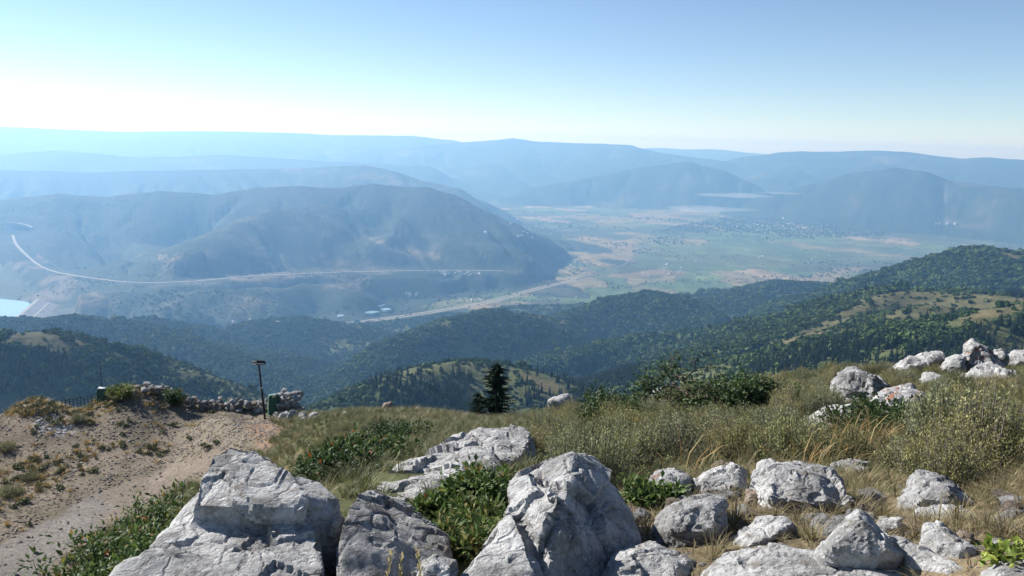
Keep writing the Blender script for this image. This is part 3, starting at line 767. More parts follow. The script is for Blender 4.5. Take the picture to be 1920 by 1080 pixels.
# rocks on the right of the hillside
OR([(1560, 732), (1568, 705), (1590, 692), (1615, 690), (1650, 706), (1676, 722), (1640, 742), (1590, 745)], 'crumbly dark cracked rock behind the big lichen mottled boulder', 15.5, .6, .3, 1.0, 32, .035, 1.3, mat=M_ROCKL)
OR([(1600, 782), (1625, 752), (1660, 728), (1705, 717), (1742, 742), (1766, 780), (1758, 812), (1690, 825), (1625, 812)], 'big lichen mottled boulder with rusty patches behind a dark green bush', 11.5, .7, .35, .9, 33, .026, .9, mat=M_ROCKR)
OR([(1478, 802), (1505, 784), (1540, 766), (1600, 760), (1636, 772), (1610, 800), (1560, 812), (1510, 822)], 'low pale rock with a pointed end leaning by the lichen mottled boulder', 11.0, .6, .2, .7, 34, .024, .9)
OR([(1668, 692), (1690, 674), (1730, 664), (1768, 660), (1776, 672), (1740, 684), (1695, 696)], 'long white crest rock next to the jagged pinnacle', 27, .8, .3, 1.0, 35, .05, 1.2)
OR([(1800, 692), (1808, 664), (1812, 645), (1822, 634), (1836, 641), (1842, 655), (1866, 664), (1884, 694), (1850, 702)], 'jagged rusty rock pinnacle on the crest', 26, .3, .3, .9, 36, .045, 1.5, mat=M_ROCKR)
OR([(1764, 690), (1776, 672), (1796, 664), (1812, 668), (1810, 692), (1780, 700)], 'short white rock leaning against the jagged pinnacle', 25.5, .4, .2, .6, 37, .045, 1.2)
OR([(1785, 722), (1806, 706), (1832, 690), (1852, 680), (1880, 690), (1916, 702), (1925, 726), (1870, 734), (1810, 735)], 'broad broken white outcrop under the jagged pinnacle', 21.5, .8, .3, 1.1, 38, .05, 1.5)
OR([(1850, 745), (1868, 730), (1900, 722), (1940, 718), (1960, 742), (1900, 755)], 'pale rock in the grass below the broken white outcrop', 18, .5, .2, .7, 39, .04, 1.1)
OR([(1886, 668), (1900, 658), (1930, 656), (1960, 668), (1940, 684), (1895, 684)], 'white crest rock with grass in front beyond the pinnacle', 28, .5, .2, .7, 40, .05, 1.2)
OR([(1856, 672), (1866, 656), (1884, 654), (1892, 672), (1880, 682)], 'small pale crest rock close against the pinnacle', 27, .3, .15, .5, 41, .05, 1.2)
OR([(1722, 712), (1732, 699), (1750, 698), (1776, 708), (1760, 718), (1735, 720)], 'isolated pale rock in the grass between the crest rock and the broken outcrop', 20, .3, .15, .4, 42, .04, 1.1)
OR([(1028, 752), (1040, 744), (1066, 738), (1072, 750), (1050, 758)], 'small pale rock on the brow beside the conifer', 27, .3, .15, .5, 43, .05, 1.2)
OR([(1220, 742), (1226, 730), (1240, 727), (1248, 742)], 'tiny white rock showing behind the gnarled tree', 25, .2, .1, .4, 44, .05, 1.1)
OR([(715, 766), (720, 755), (734, 752), (740, 766)], 'little dark stone on the grassy brow past the sign', 30, .2, .1, .3, 45, .05, 1.1, mat=M_ROCKD)
OR([(620, 787), (630, 776), (648, 771), (662, 784), (645, 790)], 'lone striped pale rock on the grassy slope past the rock pile', 28, .3, .1, .5, 46, .05, 1.2)
OR([(572, 792), (582, 782), (600, 779), (612, 790), (595, 797)], 'flat topped brown boulder at the foot of the rock pile', 30, .3, .15, .5, 47, .05, .8, mat=M_ROCKD)

# shared stones for walls and piles
OCC_ALL = np.unique(np.concatenate(OCC))
def occupied(x, y, m=0):
    ix, iy = np.floor(np.asarray(x) / .05).astype(np.int64), np.floor(np.asarray(y) / .05).astype(np.int64)
    out = np.zeros(ix.shape, bool)
    for a in range(-m, m + 1):
        for b in range(-m, m + 1): out |= np.isin((ix + a) * 100000 + iy + b, OCC_ALL)
    return out
STONES = []
for q in range(7):
    r_ = random.Random(q + 500)
    pts = []
    for _ in range(16):
        d = unit_ = np.array([r_.gauss(0, 1), r_.gauss(0, 1), r_.gauss(0, 1)]); d = d / np.linalg.norm(d)
        pts.append(d * np.array([.55, .42, .34]) * r_.uniform(.85, 1.15))
    STONES.append([rock_mesh('stone', [pts], .09, 600 + q, 1.0, None, 10, mt) for mt in (M_ROCK, M_ROCKL, M_ROCKD)])
def stone_row(root_name, label, cat, line, n, courses, size, seed, spread=.35, lean=0):
    r_ = random.Random(seed)
    P = [hit(px, py, 20, 60) if R is None else A(px, py, R) for px, py, R in line]
    root = link(root_name, None, loc=tuple(P[0])); tag(root, label, cat)
    P = np.array(P); dd = np.concatenate([[0], np.cumsum(np.linalg.norm(np.diff(P[:, :2], axis=0), axis=1))])
    for c_ in range(courses):
        for k in range(n):
            s = dd[-1] * (k + r_.random() * .8) / n
            x_, y_ = np.interp(s, dd, P[:, 0]) + r_.uniform(-spread, spread), np.interp(s, dd, P[:, 1]) + r_.uniform(-spread, spread)
            sz = size * r_.uniform(.6, 1.35) * (1 - .12 * c_)
            z_ = float(Z(x_, y_)[0]) + sz * .12 + c_ * size * .48
            o = link('stone', STONES[r_.randrange(7)][r_.choice([0, 0, 0, 1, 1, 2])], root, (x_ - P[0][0], y_ - P[0][1], z_ - P[0][2]), (r_.uniform(-.5, .5), r_.uniform(-.5, .5), r_.uniform(0, 6.28)), (sz * r_.uniform(.9, 1.4), sz, sz))
# ------------------------------------------------------------------ scattering of uncountable stuff
def scatter(name, pts, rotz, scale, src_mesh, label, cat, tilt=None):
    n = len(pts)
    if n == 0: return
    me = bpy.data.meshes.new(name); me.vertices.add(n); me.vertices.foreach_set('co', np.asarray(pts, np.float32).ravel())
    rot = np.zeros((n, 3), np.float32); rot[:, 2] = rotz
    if tilt is not None: rot[:, :2] = tilt
    a = me.attributes.new('rot', 'FLOAT_VECTOR', 'POINT'); a.data.foreach_set('vector', rot.ravel())
    sc_ = np.asarray(scale, np.float32)
    if sc_.ndim == 1: sc_ = np.repeat(sc_[:, None], 3, 1)
    a = me.attributes.new('size', 'FLOAT_VECTOR', 'POINT'); a.data.foreach_set('vector', sc_.ravel())
    src = bpy.data.objects.new(name + '_piece', src_mesh)
    o = link(name, me); tag(o, label, cat, kind='stuff')
    g = bpy.data.node_groups.new(name, 'GeometryNodeTree')
    g.interface.new_socket('Geometry', in_out='INPUT', socket_type='NodeSocketGeometry')
    g.interface.new_socket('Geometry', in_out='OUTPUT', socket_type='NodeSocketGeometry')
    gi = g.nodes.new('NodeGroupInput'); go = g.nodes.new('NodeGroupOutput')
    oi = g.nodes.new('GeometryNodeObjectInfo'); oi.inputs['Object'].default_value = src; oi.inputs['As Instance'].default_value = True
    ip = g.nodes.new('GeometryNodeInstanceOnPoints')
    def na(nm):
        nd = g.nodes.new('GeometryNodeInputNamedAttribute'); nd.data_type = 'FLOAT_VECTOR'; nd.inputs['Name'].default_value = nm
        return nd.outputs['Attribute']
    g.links.new(gi.outputs[0], ip.inputs['Points']); g.links.new(oi.outputs['Geometry'], ip.inputs['Instance'])
    e2r = g.nodes.new('FunctionNodeEulerToRotation'); g.links.new(na('rot'), e2r.inputs[0])
    g.links.new(e2r.outputs[0], ip.inputs['Rotation']); g.links.new(na('size'), ip.inputs['Scale'])
    g.links.new(ip.outputs[0], go.inputs[0])
    md = o.modifiers.new('scatter', 'NODES'); md.node_group = g
    return o

def leaf_mat(name, stops, trans=.25, rough=.75, spec=.25):
    m = NT(name)
    r = m.rnd(); p = m.obj()
    v = m.n('ShaderNodeTexWhiteNoise'); v.noise_dimensions = '3D'
    f = m.n('ShaderNodeVectorMath', operation='SNAP'); m.t.links.new(p, f.inputs[0]); f.inputs[1].default_value = (.06, .06, .06)
    nz = m.noise(p, 3.0, 2)
    k = m.math('ADD', m.math('MULTIPLY', nz, .6), m.math('MULTIPLY', r, .4))
    return m.done(m.ramp(k, stops), rough, None, spec, trans)
def leaf_mat_attr(name, trans=.3, rough=.6, spec=.3):
    m = NT(name)
    c = m.attr('tint'); r = m.rnd()
    k = m.mix(1.0, c, m.ramp(r, [(0, (.8, .82, .8)), (1, (1.2, 1.18, 1.1))]), 'MULTIPLY')
    return m.done(k, rough, None, spec, trans)
M_LEAF = leaf_mat_attr('leaf')
M_FARLEAF = leaf_mat_attr('far_leaf', .06, .8, .1)
M_NEEDLE = leaf_mat_attr('needle', .12, .8, .15)
def bark_mat(name, a, b):
    m = NT(name); p = m.obj()
    n = m.noise(p, 14, 5, .65)
    return m.done(m.ramp(n, [(.3, a), (.7, b)]), .95, m.bump(n, .6, .01), .1)
M_BARK = bark_mat('bark', (.05, .04, .032), (.16, .13, .105))
M_TWIG = bark_mat('twig', (.13, .115, .10), (.26, .23, .20))

class MB:                                       # collects faces, one mesh per build
    def __init__(s): s.V = []; s.F = []; s.T = []
    def quad(s, a, b, c, d, t=(1, 1, 1)):
        k = len(s.V); s.V += [a, b, c, d]; s.T += [t] * 4; s.F.append((k, k + 1, k + 2, k + 3))
    def tube(s, pts, rad, n=5, t=(1, 1, 1)):
        pts = [np.asarray(p, float) for p in pts]; k0 = len(s.V)
        for j, p in enumerate(pts):
            d = pts[min(j + 1, len(pts) - 1)] - pts[max(j - 1, 0)]; d = d / (np.linalg.norm(d) + 1e-9)
            u = np.cross(d, (0, 0, 1) if abs(d[2]) < .9 else (1, 0, 0)); u /= np.linalg.norm(u); v = np.cross(d, u)
            for q in range(n):
                a = 2 * math.pi * q / n
                s.V.append(tuple(p + rad[j] * (math.cos(a) * u + math.sin(a) * v))); s.T.append(t)
        for j in range(len(pts) - 1):
            for q in range(n):
                a = k0 + j * n + q; b = k0 + j * n + (q + 1) % n
                s.F.append((a, b, b + n, a + n))
        e = k0 + (len(pts) - 1) * n
        if n == 4: s.F.append((e, e + 1, e + 2, e + 3))
    def mesh(s, name, mat, smooth=False):
        me = mesh_np(name, np.array(s.V), np.array(s.F), mat, smooth)
        cattr(me, 'tint', np.array(s.T)); return me
def unit(v): return v / (np.linalg.norm(v) + 1e-9)

def conifer_meshes(seed, slim=.19):
    r = random.Random(seed)
    cr = MB(); tr = MB()
    tr.tube([(0, 0, -.03), (0, 0, .5), (0, 0, 1.0)], [.018, .011, .002], 5)
    n = 15
    for k in range(n):
        f = k / (n - 1); z = .07 + .91 * f
        L = slim * (1 - f) ** .8 * r.uniform(.8, 1.15) + .012
        nb = int(9 - 4 * f)
        for b in range(nb):
            a = 2 * math.pi * (b + r.random() * .7) / nb + k
            l = L * r.uniform(.65, 1.15); dz = -.35 * l + r.uniform(-.01, .01); w = l * .34
            d = np.array([math.cos(a), math.sin(a), 0]); s_ = np.array([-d[1], d[0], 0])
            o = np.array([0, 0, z]); tip = o + d * l + np.array([0, 0, dz]); mid = o + d * l * .55 + np.array([0, 0, dz * .25])
            t = r.uniform(.7, 1.25); tint = (.030 * t, .052 * t, .030 * t)
            cr.quad(tuple(o), tuple(mid + s_ * w - [0, 0, .03 * l]), tuple(tip), tuple(mid - s_ * w - [0, 0, .03 * l]), tint)
            cr.quad(tuple(mid + [0, 0, .035]), tuple(mid + d * .2 * l - [0, 0, .02]), tuple(mid - [0, 0, .05]), tuple(o + d * .15 * l - [0, 0, .01]), tint)
    return cr.mesh('conifer_crown', M_NEEDLE), tr.mesh('conifer_trunk', M_BARK)
def clump_mesh(seed, nq, flat, tints, qs=.2):
    r = random.Random(seed); m = MB()
    lobes = [(np.array([r.uniform(-.55, .55), r.uniform(-.55, .55), r.uniform(.2, .62) * flat]), r.uniform(.35, .6)) for _ in range(6)]
    for _ in range(nq):
        c, R = r.choice(lobes)
        d = unit(np.array([r.gauss(0, 1), r.gauss(0, 1), r.gauss(.35, 1)]))
        p = c + d * R * r.uniform(.7, 1.05) * np.array([1, 1, flat])
        if p[2] < .02: p[2] = r.uniform(.02, .2)
        nn = unit(d + np.array([r.gauss(0, .5), r.gauss(0, .5), r.gauss(.2, .5)]))
        u = unit(np.cross(nn, [r.random(), r.random(), r.random()])); v = np.cross(nn, u)
        q = qs * r.uniform(.6, 1.3); t = r.choice(tints); k = r.uniform(.75, 1.25)
        m.quad(*[tuple(p + (u * a + v * b) * q) for a, b in ((-1, -.3), (.2, -1), (1, .3), (-.2, 1))], tuple(x * k for x in t))
    return m.mesh('leaf_clump', M_FARLEAF)
OAK = [(.032, .056, .020), (.048, .080, .027), (.064, .10, .034)]
ASP = [(.068, .112, .034), (.088, .130, .040), (.048, .082, .029), (.10, .125, .040)]

# visible part of the far land: running skyline per column
elev = (ZF - EYE) / np.hypot(XF, YF)
runmax = np.maximum.accumulate(elev, axis=1)
def visible(x, y, z, up):
    a = np.arctan2(x - ORG[0], y - ORG[1]); r = np.hypot(x - ORG[0], y - ORG[1])
    i_ = np.clip(((a - azF[0]) / (azF[1] - azF[0])).astype(int), 0, len(azF) - 1); j_ = np.clip(((np.log(r) - lrF[0]) / (lrF[1] - lrF[0])).astype(int) - 2, 0, len(lrF) - 1)
    return (z + up - EYE) / np.hypot(x, y) >= runmax[i_, j_] - .0015
def near_crest(px):                             # lowest line of the far land still seen over the near hillside
    return np.interp(px, [-200, 0, 250, 450, 600, 950, 1200, 1500, 1750, 1950, 2200], [760, 760, 745, 775, 790, 780, 765, 735, 705, 690, 680])
def sector(n, r0, r1, seed):
    g = np.random.default_rng(seed)
    r = np.sqrt(g.uniform(r0 * r0, r1 * r1, n)); a = np.radians(g.uniform(-34, 34, n))
    x, y = r * np.sin(a), r * np.cos(a); return x, y, Z(x, y), r
CON = [[(1400, 735), (1420, 690), (1500, 662), (1600, 640), (1700, 655), (1790, 640), (1860, 605), (1940, 590), (1940, 720), (1600, 735)], [(1880, 545), (1940, 548), (1940, 562), (1890, 560)],
       [(960, 735), (1000, 705), (1100, 690), (1180, 680), (1210, 710), (1100, 760), (980, 760)], [(955, 712), (990, 705), (1030, 735), (1060, 755), (970, 755)],
       [(-50, 660), (120, 668), (160, 700), (120, 740), (-50, 745)], [(690, 690), (760, 640), (800, 650), (740, 720)], [(700, 720), (900, 700), (900, 770), (700, 770)]]
n1g = None
def masks(x, y, z):
    px, py = project(x, y, z)
    a1 = fbm2(x, y, 260, 5, 31); a2 = fbm2(x, y, 70, 4, 32)
    md = np.zeros(len(x), bool)
    for poly in MEADOWS: md |= inpoly(px + a2 * 12, py + a2 * 6, poly)
    cn = np.zeros(len(x), bool)
    for poly in CON: cn |= inpoly(px + a2 * 25, py + a2 * 15, poly)
    return px, py, a1, a2, md, cn
conifers = []
def forest(n, r0, r1, seed, hmin, hmax, name, label):
    x, y, z, r = sector(n, r0, r1, seed)
    px, py, a1, a2, md, cn = masks(x, y, z)
    g = np.random.default_rng(seed + 1)
    open_ = sstep(.30, .55, a1 + .35 * a2)
    keep = (px > -80) & (px < 2000) & (z > VALLEY + 25) & (py < near_crest(px) + 40) & visible(x, y, z, 14)
    if r1 > 3500: keep &= g.random(len(x)) < sstep(3850, 3150, r + 700 * fbm2(x, y, 500, 3, 77))
    iscon = cn & (g.random(len(x)) < .62) | (g.random(len(x)) < .012)
    keep &= (g.random(len(x)) > md * .93) & (g.random(len(x)) > open_ * .75)
    k = keep & ~iscon
    s = g.uniform(hmin, hmax, k.sum()) * (1 - .3 * open_[k]) * np.exp(g.normal(0, .28, k.sum()))
    P = np.stack([x[k], y[k], z[k] - .15 * s], -1)
    half = g.random(len(P)) < .5
    for q, sel in enumerate((half, ~half)):
        scatter(name if q == 0 else name + '_brush', P[sel], g.uniform(0, 6.28, sel.sum()), np.stack([s[sel], s[sel], s[sel] * g.uniform(.8, 1.4, sel.sum())], -1), CLUMPS[q], label + (' with darker oak' if q == 0 else ' with lighter aspen'), 'woodland')
    kc = keep & iscon
    conifers.append(np.stack([x[kc], y[kc], z[kc], r[kc], g.uniform(6, 14, kc.sum())], -1))
CLUMPS = [clump_mesh(1, 120, .9, OAK), clump_mesh(2, 120, 1.0, ASP)]
forest(65000, 300, 1450, 11, 1.8, 4.2, 'hillside_scrub', 'green scrub covering the closer hillsides')
forest(130000, 1450, 3100, 12, 3.6, 6.8, 'hillside_woodland', 'green woodland covering the middle hills')
forest(40000, 3100, 3900, 13, 5.0, 8.0, 'foothill_woodland', 'blue green woodland covering the far foothills')

# conifers: the 300 that show largest are trees of their own, the rest one mass
con = np.concatenate(conifers)
cpx, cpy = project(con[:, 0], con[:, 1], con[:, 2])
inv_ = (cpx > 5) & (cpx < 1915) & (cpy < near_crest(cpx) - 2) & visible(con[:, 0], con[:, 1], con[:, 2], 4)
con = con[np.argsort(-(con[:, 4] / con[:, 3]) * np.where(inv_, 1, .001))]
CONS = [conifer_meshes(21), conifer_meshes(22, .16), conifer_meshes(23, .22)]
for q, c in enumerate(con[:300]):
    crown, trunk = CONS[q % 3]
    px, py = project(c[0], c[1], c[2])
    where = ('dark conifer in the stand under the orange meadow slope' if px > 1380 else 'dark conifer in the belt filling the gully behind the knoll' if px > 1070 else
             'dark conifer on the grassy knoll' if px > 640 else 'dark conifer on the rounded hill beyond the gravel pad')
    e = link('conifer_tree', None, loc=(c[0], c[1], c[2] - .3), rot=(0, 0, q * 1.7), scale=(c[4],) * 3)
    tag(e, where, 'conifer', 'conifers: ' + where[13:])
    link('trunk', trunk, e); link('crown', crown, e)
rest = con[300:]
def join_mesh(a, b, name):
    bm = bmesh.new(); bm.from_mesh(a); na_ = len(bm.faces); bm.from_mesh(b); bm.faces.ensure_lookup_table()
    for f in bm.faces[na_:]: f.material_index = 1
    me = bpy.data.meshes.new(name); bm.to_mesh(me); bm.free(); me.materials.append(a.materials[0]); me.materials.append(b.materials[0]); return me
scatter('conifer_forest', np.stack([rest[:, 0], rest[:, 1], rest[:, 2] - .3], -1), rng.uniform(0, 6.28, len(rest)), rest[:, 4], join_mesh(*CONS[0], 'conifer_piece'), 'dark conifer forest filling shaded gullies of the hills', 'forest')

# valley trees along ditches, farms and town
g = np.random.default_rng(91)
x = np.sqrt(g.uniform(2900 ** 2, 10000 ** 2, 60000)); a = np.radians(g.uniform(-33, 33, 60000)); x, y = x * np.sin(a), x * np.cos(a); z = Z(x, y)
px, py = project(x, y, z)
vm = (z < VALLEY + 22)
fi, fe = voronoi(x, y, 270, 71, 1.6)
m3 = fbm2(x, y, 900, 4, 33); m1 = fbm2(x, y, 260, 5, 31); m5 = fbm2(x, y, 420, 4, 44)
TOWN = [[(1260, 425), (1380, 402), (1560, 412), (1700, 420), (1660, 442), (1500, 448), (1400, 436), (1270, 432)], [(1000, 520), (1080, 505), (1110, 512), (1010, 530)], [(1060, 490), (1110, 485), (1115, 500), (1070, 503)],
        [(1130, 530), (1500, 515), (1640, 505), (1640, 520), (1300, 535), (1120, 545)], [(640, 580), (780, 560), (920, 545), (930, 565), (800, 580), (660, 600)]]
tw = np.zeros(len(x))
for poly, d in zip(TOWN, (.75, .5, .5, .35, .4)): tw = np.maximum(tw, inpoly(px, py, poly) * d)
dens = np.where(fe < .035, .45, .045) * sstep(-.2, .3, m5) + tw + .35 * sstep(.2, .45, m5)
keep = vm & (g.random(len(x)) < dens) & visible(x, y, z, 10) & (px > -30) & (px < 1950)
s = g.uniform(3, 6.5, keep.sum()) * (1 + sstep(4200, 8500, np.hypot(x, y)[keep]) * .5)
scatter('valley_trees', np.stack([x[keep], y[keep], z[keep]], -1), g.uniform(0, 6.28, keep.sum()), s, clump_mesh(3, 60, 1.0, [(.035, .055, .028), (.045, .065, .03)], .3), 'dark tree clumps along ditches and farms in the valley', 'trees')
# brush on the dark upland
x, y, z, r = sector(60000, 3300, 6600, 95)
px, py = project(x, y, z)
u1 = fbm2(x, y, 350, 4, 46)
keep = (z > VALLEY + 25) & visible(x, y, z, 6) & (g.random(len(x)) < .15 + .85 * sstep(-.1, .3, u1)) & (px < 1160) & (px > -40)
scatter('upland_brush', np.stack([x[keep], y[keep], z[keep] - 1], -1), g.uniform(0, 6.28, keep.sum()), g.uniform(2.5, 6.0, keep.sum()), clump_mesh(4, 50, .55, [(.045, .060, .034), (.055, .07, .038)], .3), 'dark oak brush spread over the blue upland', 'brush')

# ------------------------------------------------------------------ roads, reservoir, dam, houses
def plain_mat(name, c, rough=.9, nscale=.3, amp=.25, spec=.2):
    m = NT(name); n = m.noise(m.pos(), nscale, 5, .6)
    return m.done(m.mix(1.0, (*c, 1), m.ramp(n, [(.3, (1 - amp,) * 3), (.7, (1 + amp,) * 3)]), 'MULTIPLY'), rough, None, spec)
M_ROAD = plain_mat('pale_road', (.27, .24, .205), .9, .05, .15)
def smooth_line(P, step):
    P = np.asarray(P); d = np.concatenate([[0], np.cumsum(np.hypot(*(np.diff(P[:, :2], axis=0).T)))])
    s = np.arange(0, d[-1], step)
    X = np.interp(s, d, P[:, 0]); Y = np.interp(s, d, P[:, 1])
    k = np.ones(9) / 9
    if len(X) > 20:
        X = np.concatenate([X[:4], np.convolve(X, k, 'valid'), X[-4:]]); Y = np.concatenate([Y[:4], np.convolve(Y, k, 'valid'), Y[-4:]])
    return X, Y
def ribbon(name, P, width, off, lift, mat, label):
    X, Y = smooth_line(P, 25.0)
    tx, ty = np.gradient(X), np.gradient(Y); L = np.hypot(tx, ty); nx, ny = -ty / L, tx / L
    rows = []
    for w in (-.5, -.17, .17, .5):
        rx, ry = X + nx * (off + w * width), Y + ny * (off + w * width)
        rows.append((rx, ry, Z(rx, ry)))
    zc = np.max([r_[2] for r_ in rows], axis=0) + lift
    V = []; n = len(X)
    for rx, ry, rz in rows: V += list(zip(rx, ry, zc))
    rx, ry, rz = rows[0]; V += list(zip(rx, ry, rz - 4)); rx, ry, rz = rows[-1]; V += list(zip(rx, ry, rz - 4))
    order = [4, 0, 1, 2, 3, 5]; F = []
    for a, b in zip(order[:-1], order[1:]):
        for k in range(n - 1): F.append((a * n + k, b * n + k, b * n + k + 1, a * n + k + 1))
    return tag(link(name, mesh_np(name, V, F, mat, False)), label, 'road', kind='structure')
ribbon('highway', HWY_P[:9], 17, -15, 1.2, M_ROAD, 'pale dual carriageway curving along the valley, far lanes')
ribbon('highway', HWY_P[:9], 17, 15, 1.2, M_ROAD, 'pale dual carriageway curving along the valley, near lanes')
ribbon('highway', HWY_P[8:], 20, 0, 1.0, plain_mat('dull_road', (.10, .095, .09)), 'dull highway running on across the fields')
ribbon('bench_road', BEN_P, 15, 0, 2.0, M_ROAD, 'pale road curving along the bench of the blue upland')
ribbon('bench_road', [hit(*p, 2300) for p in ((0, 421), (20, 419), (38, 421), (52, 425), (66, 429))], 20, 0, 2.0, M_ROAD, 'short pale stretch of road high on the blue upland')

def water_mat():
    m = NT('reservoir_water')
    n = m.noise(m.pos(), .02, 3)
    return m.done((.28, .40, .48), .12, m.bump(n, .1, .5), .5)
M_WATER = water_mat()
WL = VALLEY + 18
wp = [at_z(*p, WL) for p in ((-260, 562), (0, 560), (30, 563), (52, 566), (58, 571), (46, 582), (30, 597), (10, 612), (-260, 640))]
nw = len(wp)
wme = bpy.data.meshes.new('reservoir'); wme.from_pydata([tuple(p) for p in wp] + [(p[0], p[1], WL - 40) for p in wp], [], [tuple(range(nw))] + [(k, k + nw, (k + 1) % nw + nw, (k + 1) % nw) for k in range(nw)]); wme.materials.append(M_WATER)
tag(link('reservoir_water', wme), 'bright reservoir water behind the dam', 'water', kind='structure')
ca_, cb_ = at_z(71, 561, VALLEY + 28), at_z(20, 606, VALLEY + 28)
dm = MB(); NS = 12
d_ = unit(cb_ - ca_); nrm = np.array([-d_[1], d_[0], 0]); nrm = nrm if nrm[0] > 0 else -nrm
prof = [(-45, VALLEY - 5), (-6, VALLEY + 28), (6, VALLEY + 28), (42, VALLEY + 13), (48, VALLEY + 13), (95, VALLEY - 8)]
root = link('dam', None, loc=tuple((ca_ + cb_) / 2 * np.array([1, 1, 0]) + np.array([0, 0, VALLEY])))
tag(root, 'grey earthfill dam holding back the bright reservoir', 'dam')
ro = np.array(root.location)
def dam_strip(name, k0, k1, mat, lift=0):
    m = MB()
    for q in range(NS):
        A = ca_ + (cb_ - ca_) * (q / NS); B = ca_ + (cb_ - ca_) * ((q + 1) / NS)
        for k in range(k0, k1):
            (o0, z0), (o1, z1) = prof[k], prof[k + 1]
            m.quad(*[tuple(np.array([*(p[:2] + nrm[:2] * o), zz + lift]) - ro) for p, o, zz in ((A, o0, z0), (A, o1, z1), (B, o1, z1), (B, o0, z0))])
    link(name, m.mesh(name, mat), root)
M_DAM = plain_mat('dam_rockfill', (.21, .19, .18), .95, .05, .2)
dam_strip('upstream_face', 0, 1, M_DAM); dam_strip('crest_road', 1, 2, M_ROAD); dam_strip('downstream_face', 2, 3, M_DAM); dam_strip('berm', 3, 4, M_ROAD); dam_strip('toe', 4, 5, M_DAM)
# golf ponds
def pond(pix, label):
    P = [hit(*p, 2300) for p in pix]; z = max(p[2] for p in P) + 1.5
    n = len(P); me = bpy.data.meshes.new('pond')
    me.from_pydata([(p[0], p[1], z) for p in P] + [(p[0], p[1], z - 9) for p in P], [], [tuple(range(n))] + [(k, k + n, (k + 1) % n + n, (k + 1) % n) for k in range(n)]); me.materials.append(M_WATER)
    tag(link('pond_water', me), label, 'pond', kind='structure')
pond([(685, 588), (695, 583), (705, 586), (712, 589), (698, 593), (684, 592)], 'larger pale pond on the green course by the highway')
pond([(713, 580), (722, 577), (730, 583), (734, 586), (722, 587)], 'pale pond with a pointed end beside the larger pond')
pond([(632, 593), (642, 590), (647, 594), (634, 596)], 'small pale pond at the edge of the green course')
pond([(708, 575), (716, 572), (724, 573), (714, 577)], 'narrow pale pond above the pointed pond')

def house_mesh(seed, wall, roof):
    r = random.Random(seed); L, W, H, G = r.uniform(.8, 1.1), r.uniform(.5, .65), .32, .2
    V = [(-L/2, -W/2, -.2), (L/2, -W/2, -.2), (L/2, W/2, -.2), (-L/2, W/2, -.2), (-L/2, -W/2, H), (L/2, -W/2, H), (L/2, W/2, H), (-L/2, W/2, H), (-L/2, 0, H + G), (L/2, 0, H + G)]
    me = bpy.data.meshes.new('house'); me.from_pydata(V, [], [(0, 1, 5, 4), (1, 2, 6, 9, 5), (2, 3, 7, 6), (3, 0, 4, 8, 7), (4, 5, 9, 8), (6, 7, 8, 9)])
    me.materials.append(wall); me.materials.append(roof); me.polygons[4].material_index = 1; me.polygons[5].material_index = 1
    return me
M_WALL = plain_mat('house_wall', (.52, .50, .47), .8, .3, .1); M_ROOF1 = plain_mat('metal_roof', (.46, .47, .49), .45, .3, .1, .5); M_ROOF2 = plain_mat('shingle_roof', (.30, .27, .25), .8, .3, .1)
HS = [house_mesh(1, M_WALL, M_ROOF1), house_mesh(2, M_WALL, M_ROOF2), house_mesh(3, M_WALL, M_ROOF1)]
gh = np.random.default_rng(5)
for cx, cy, sx, sy, n, size, lab in ((860, 513, 45, 4, 22, 24, 'pale house in the row along the bench road'), (768, 553, 12, 2.5, 9, 26, 'white house in the cluster under the dark bank of the upland'), (900, 563, 24, 1.2, 12, 20, 'white building in the straight row above the highway bend'),
                                     (1080, 497, 22, 6, 14, 24, 'pale house on the wooded rise by the tan fields'), (1255, 505, 45, 12, 14, 24, 'pale farmhouse among the green fields under the tan slope'), (1440, 424, 90, 9, 46, 34, 'pale building in the town among dark trees'),
                                     (1772, 420, 18, .8, 8, 46, 'white hangar in the row by the pale airstrip'), (1500, 490, 110, 18, 14, 26, 'pale farm building scattered on the green plain'), (1000, 440, 60, 14, 14, 32, 'pale house on the hazy slope beneath the blue upland'),
                                     (470, 602, 35, 4, 7, 22, 'pale house at the foot of the dark bank'), (690, 600, 50, 4, 6, 18, 'small pale building along the highway shoulder')):
    for q in range(n):
        px, py = cx + gh.normal(0, sx * .6), cy + gh.normal(0, sy * .6)
        p = hit(px, py, 2300)
        s = .62 * size * gh.uniform(.7, 1.25)
        h = link('house', HS[q % 3], loc=p, rot=(0, 0, gh.uniform(0, 3.14)), scale=(s, s, s))
        tag(h, lab, 'house', 'houses: ' + lab)

# ------------------------------------------------------------------ rubble walls and piles
stone_row('rubble_wall', 'low dry rubble wall along the rim behind the trail sign', 'stone wall', [(345, 757, None), (395, 768, None), (450, 768, None), (505, 767, None)], 36, 3, .36, 1, .3)
stone_row('rock_ridge', 'ridge of larger pale rocks topping the earth mound', 'rock ridge', [(238, 741, None), (258, 737, None), (290, 737, None), (320, 742, None), (348, 752, None)], 15, 2, .5, 2, .35)
stone_row('rock_pile', 'tall jumbled pile of pale rocks behind the green box', 'rock pile', [(522, 772, None), (540, 770, None), (556, 772, None)], 7, 4, .52, 3, .4)
stone_row('rock_scree', 'spread of low pale rocks below the rock pile', 'rocks', [(535, 778, None), (560, 785, None), (590, 786, None)], 9, 1, .55, 4, .5)
stone_row('stone_line', 'thin line of stones along the edge of the pad by the fence', 'stone line', [(-30, 752, None), (30, 750, None), (80, 750, None), (130, 752, None)], 24, 1, .32, 5, .3)

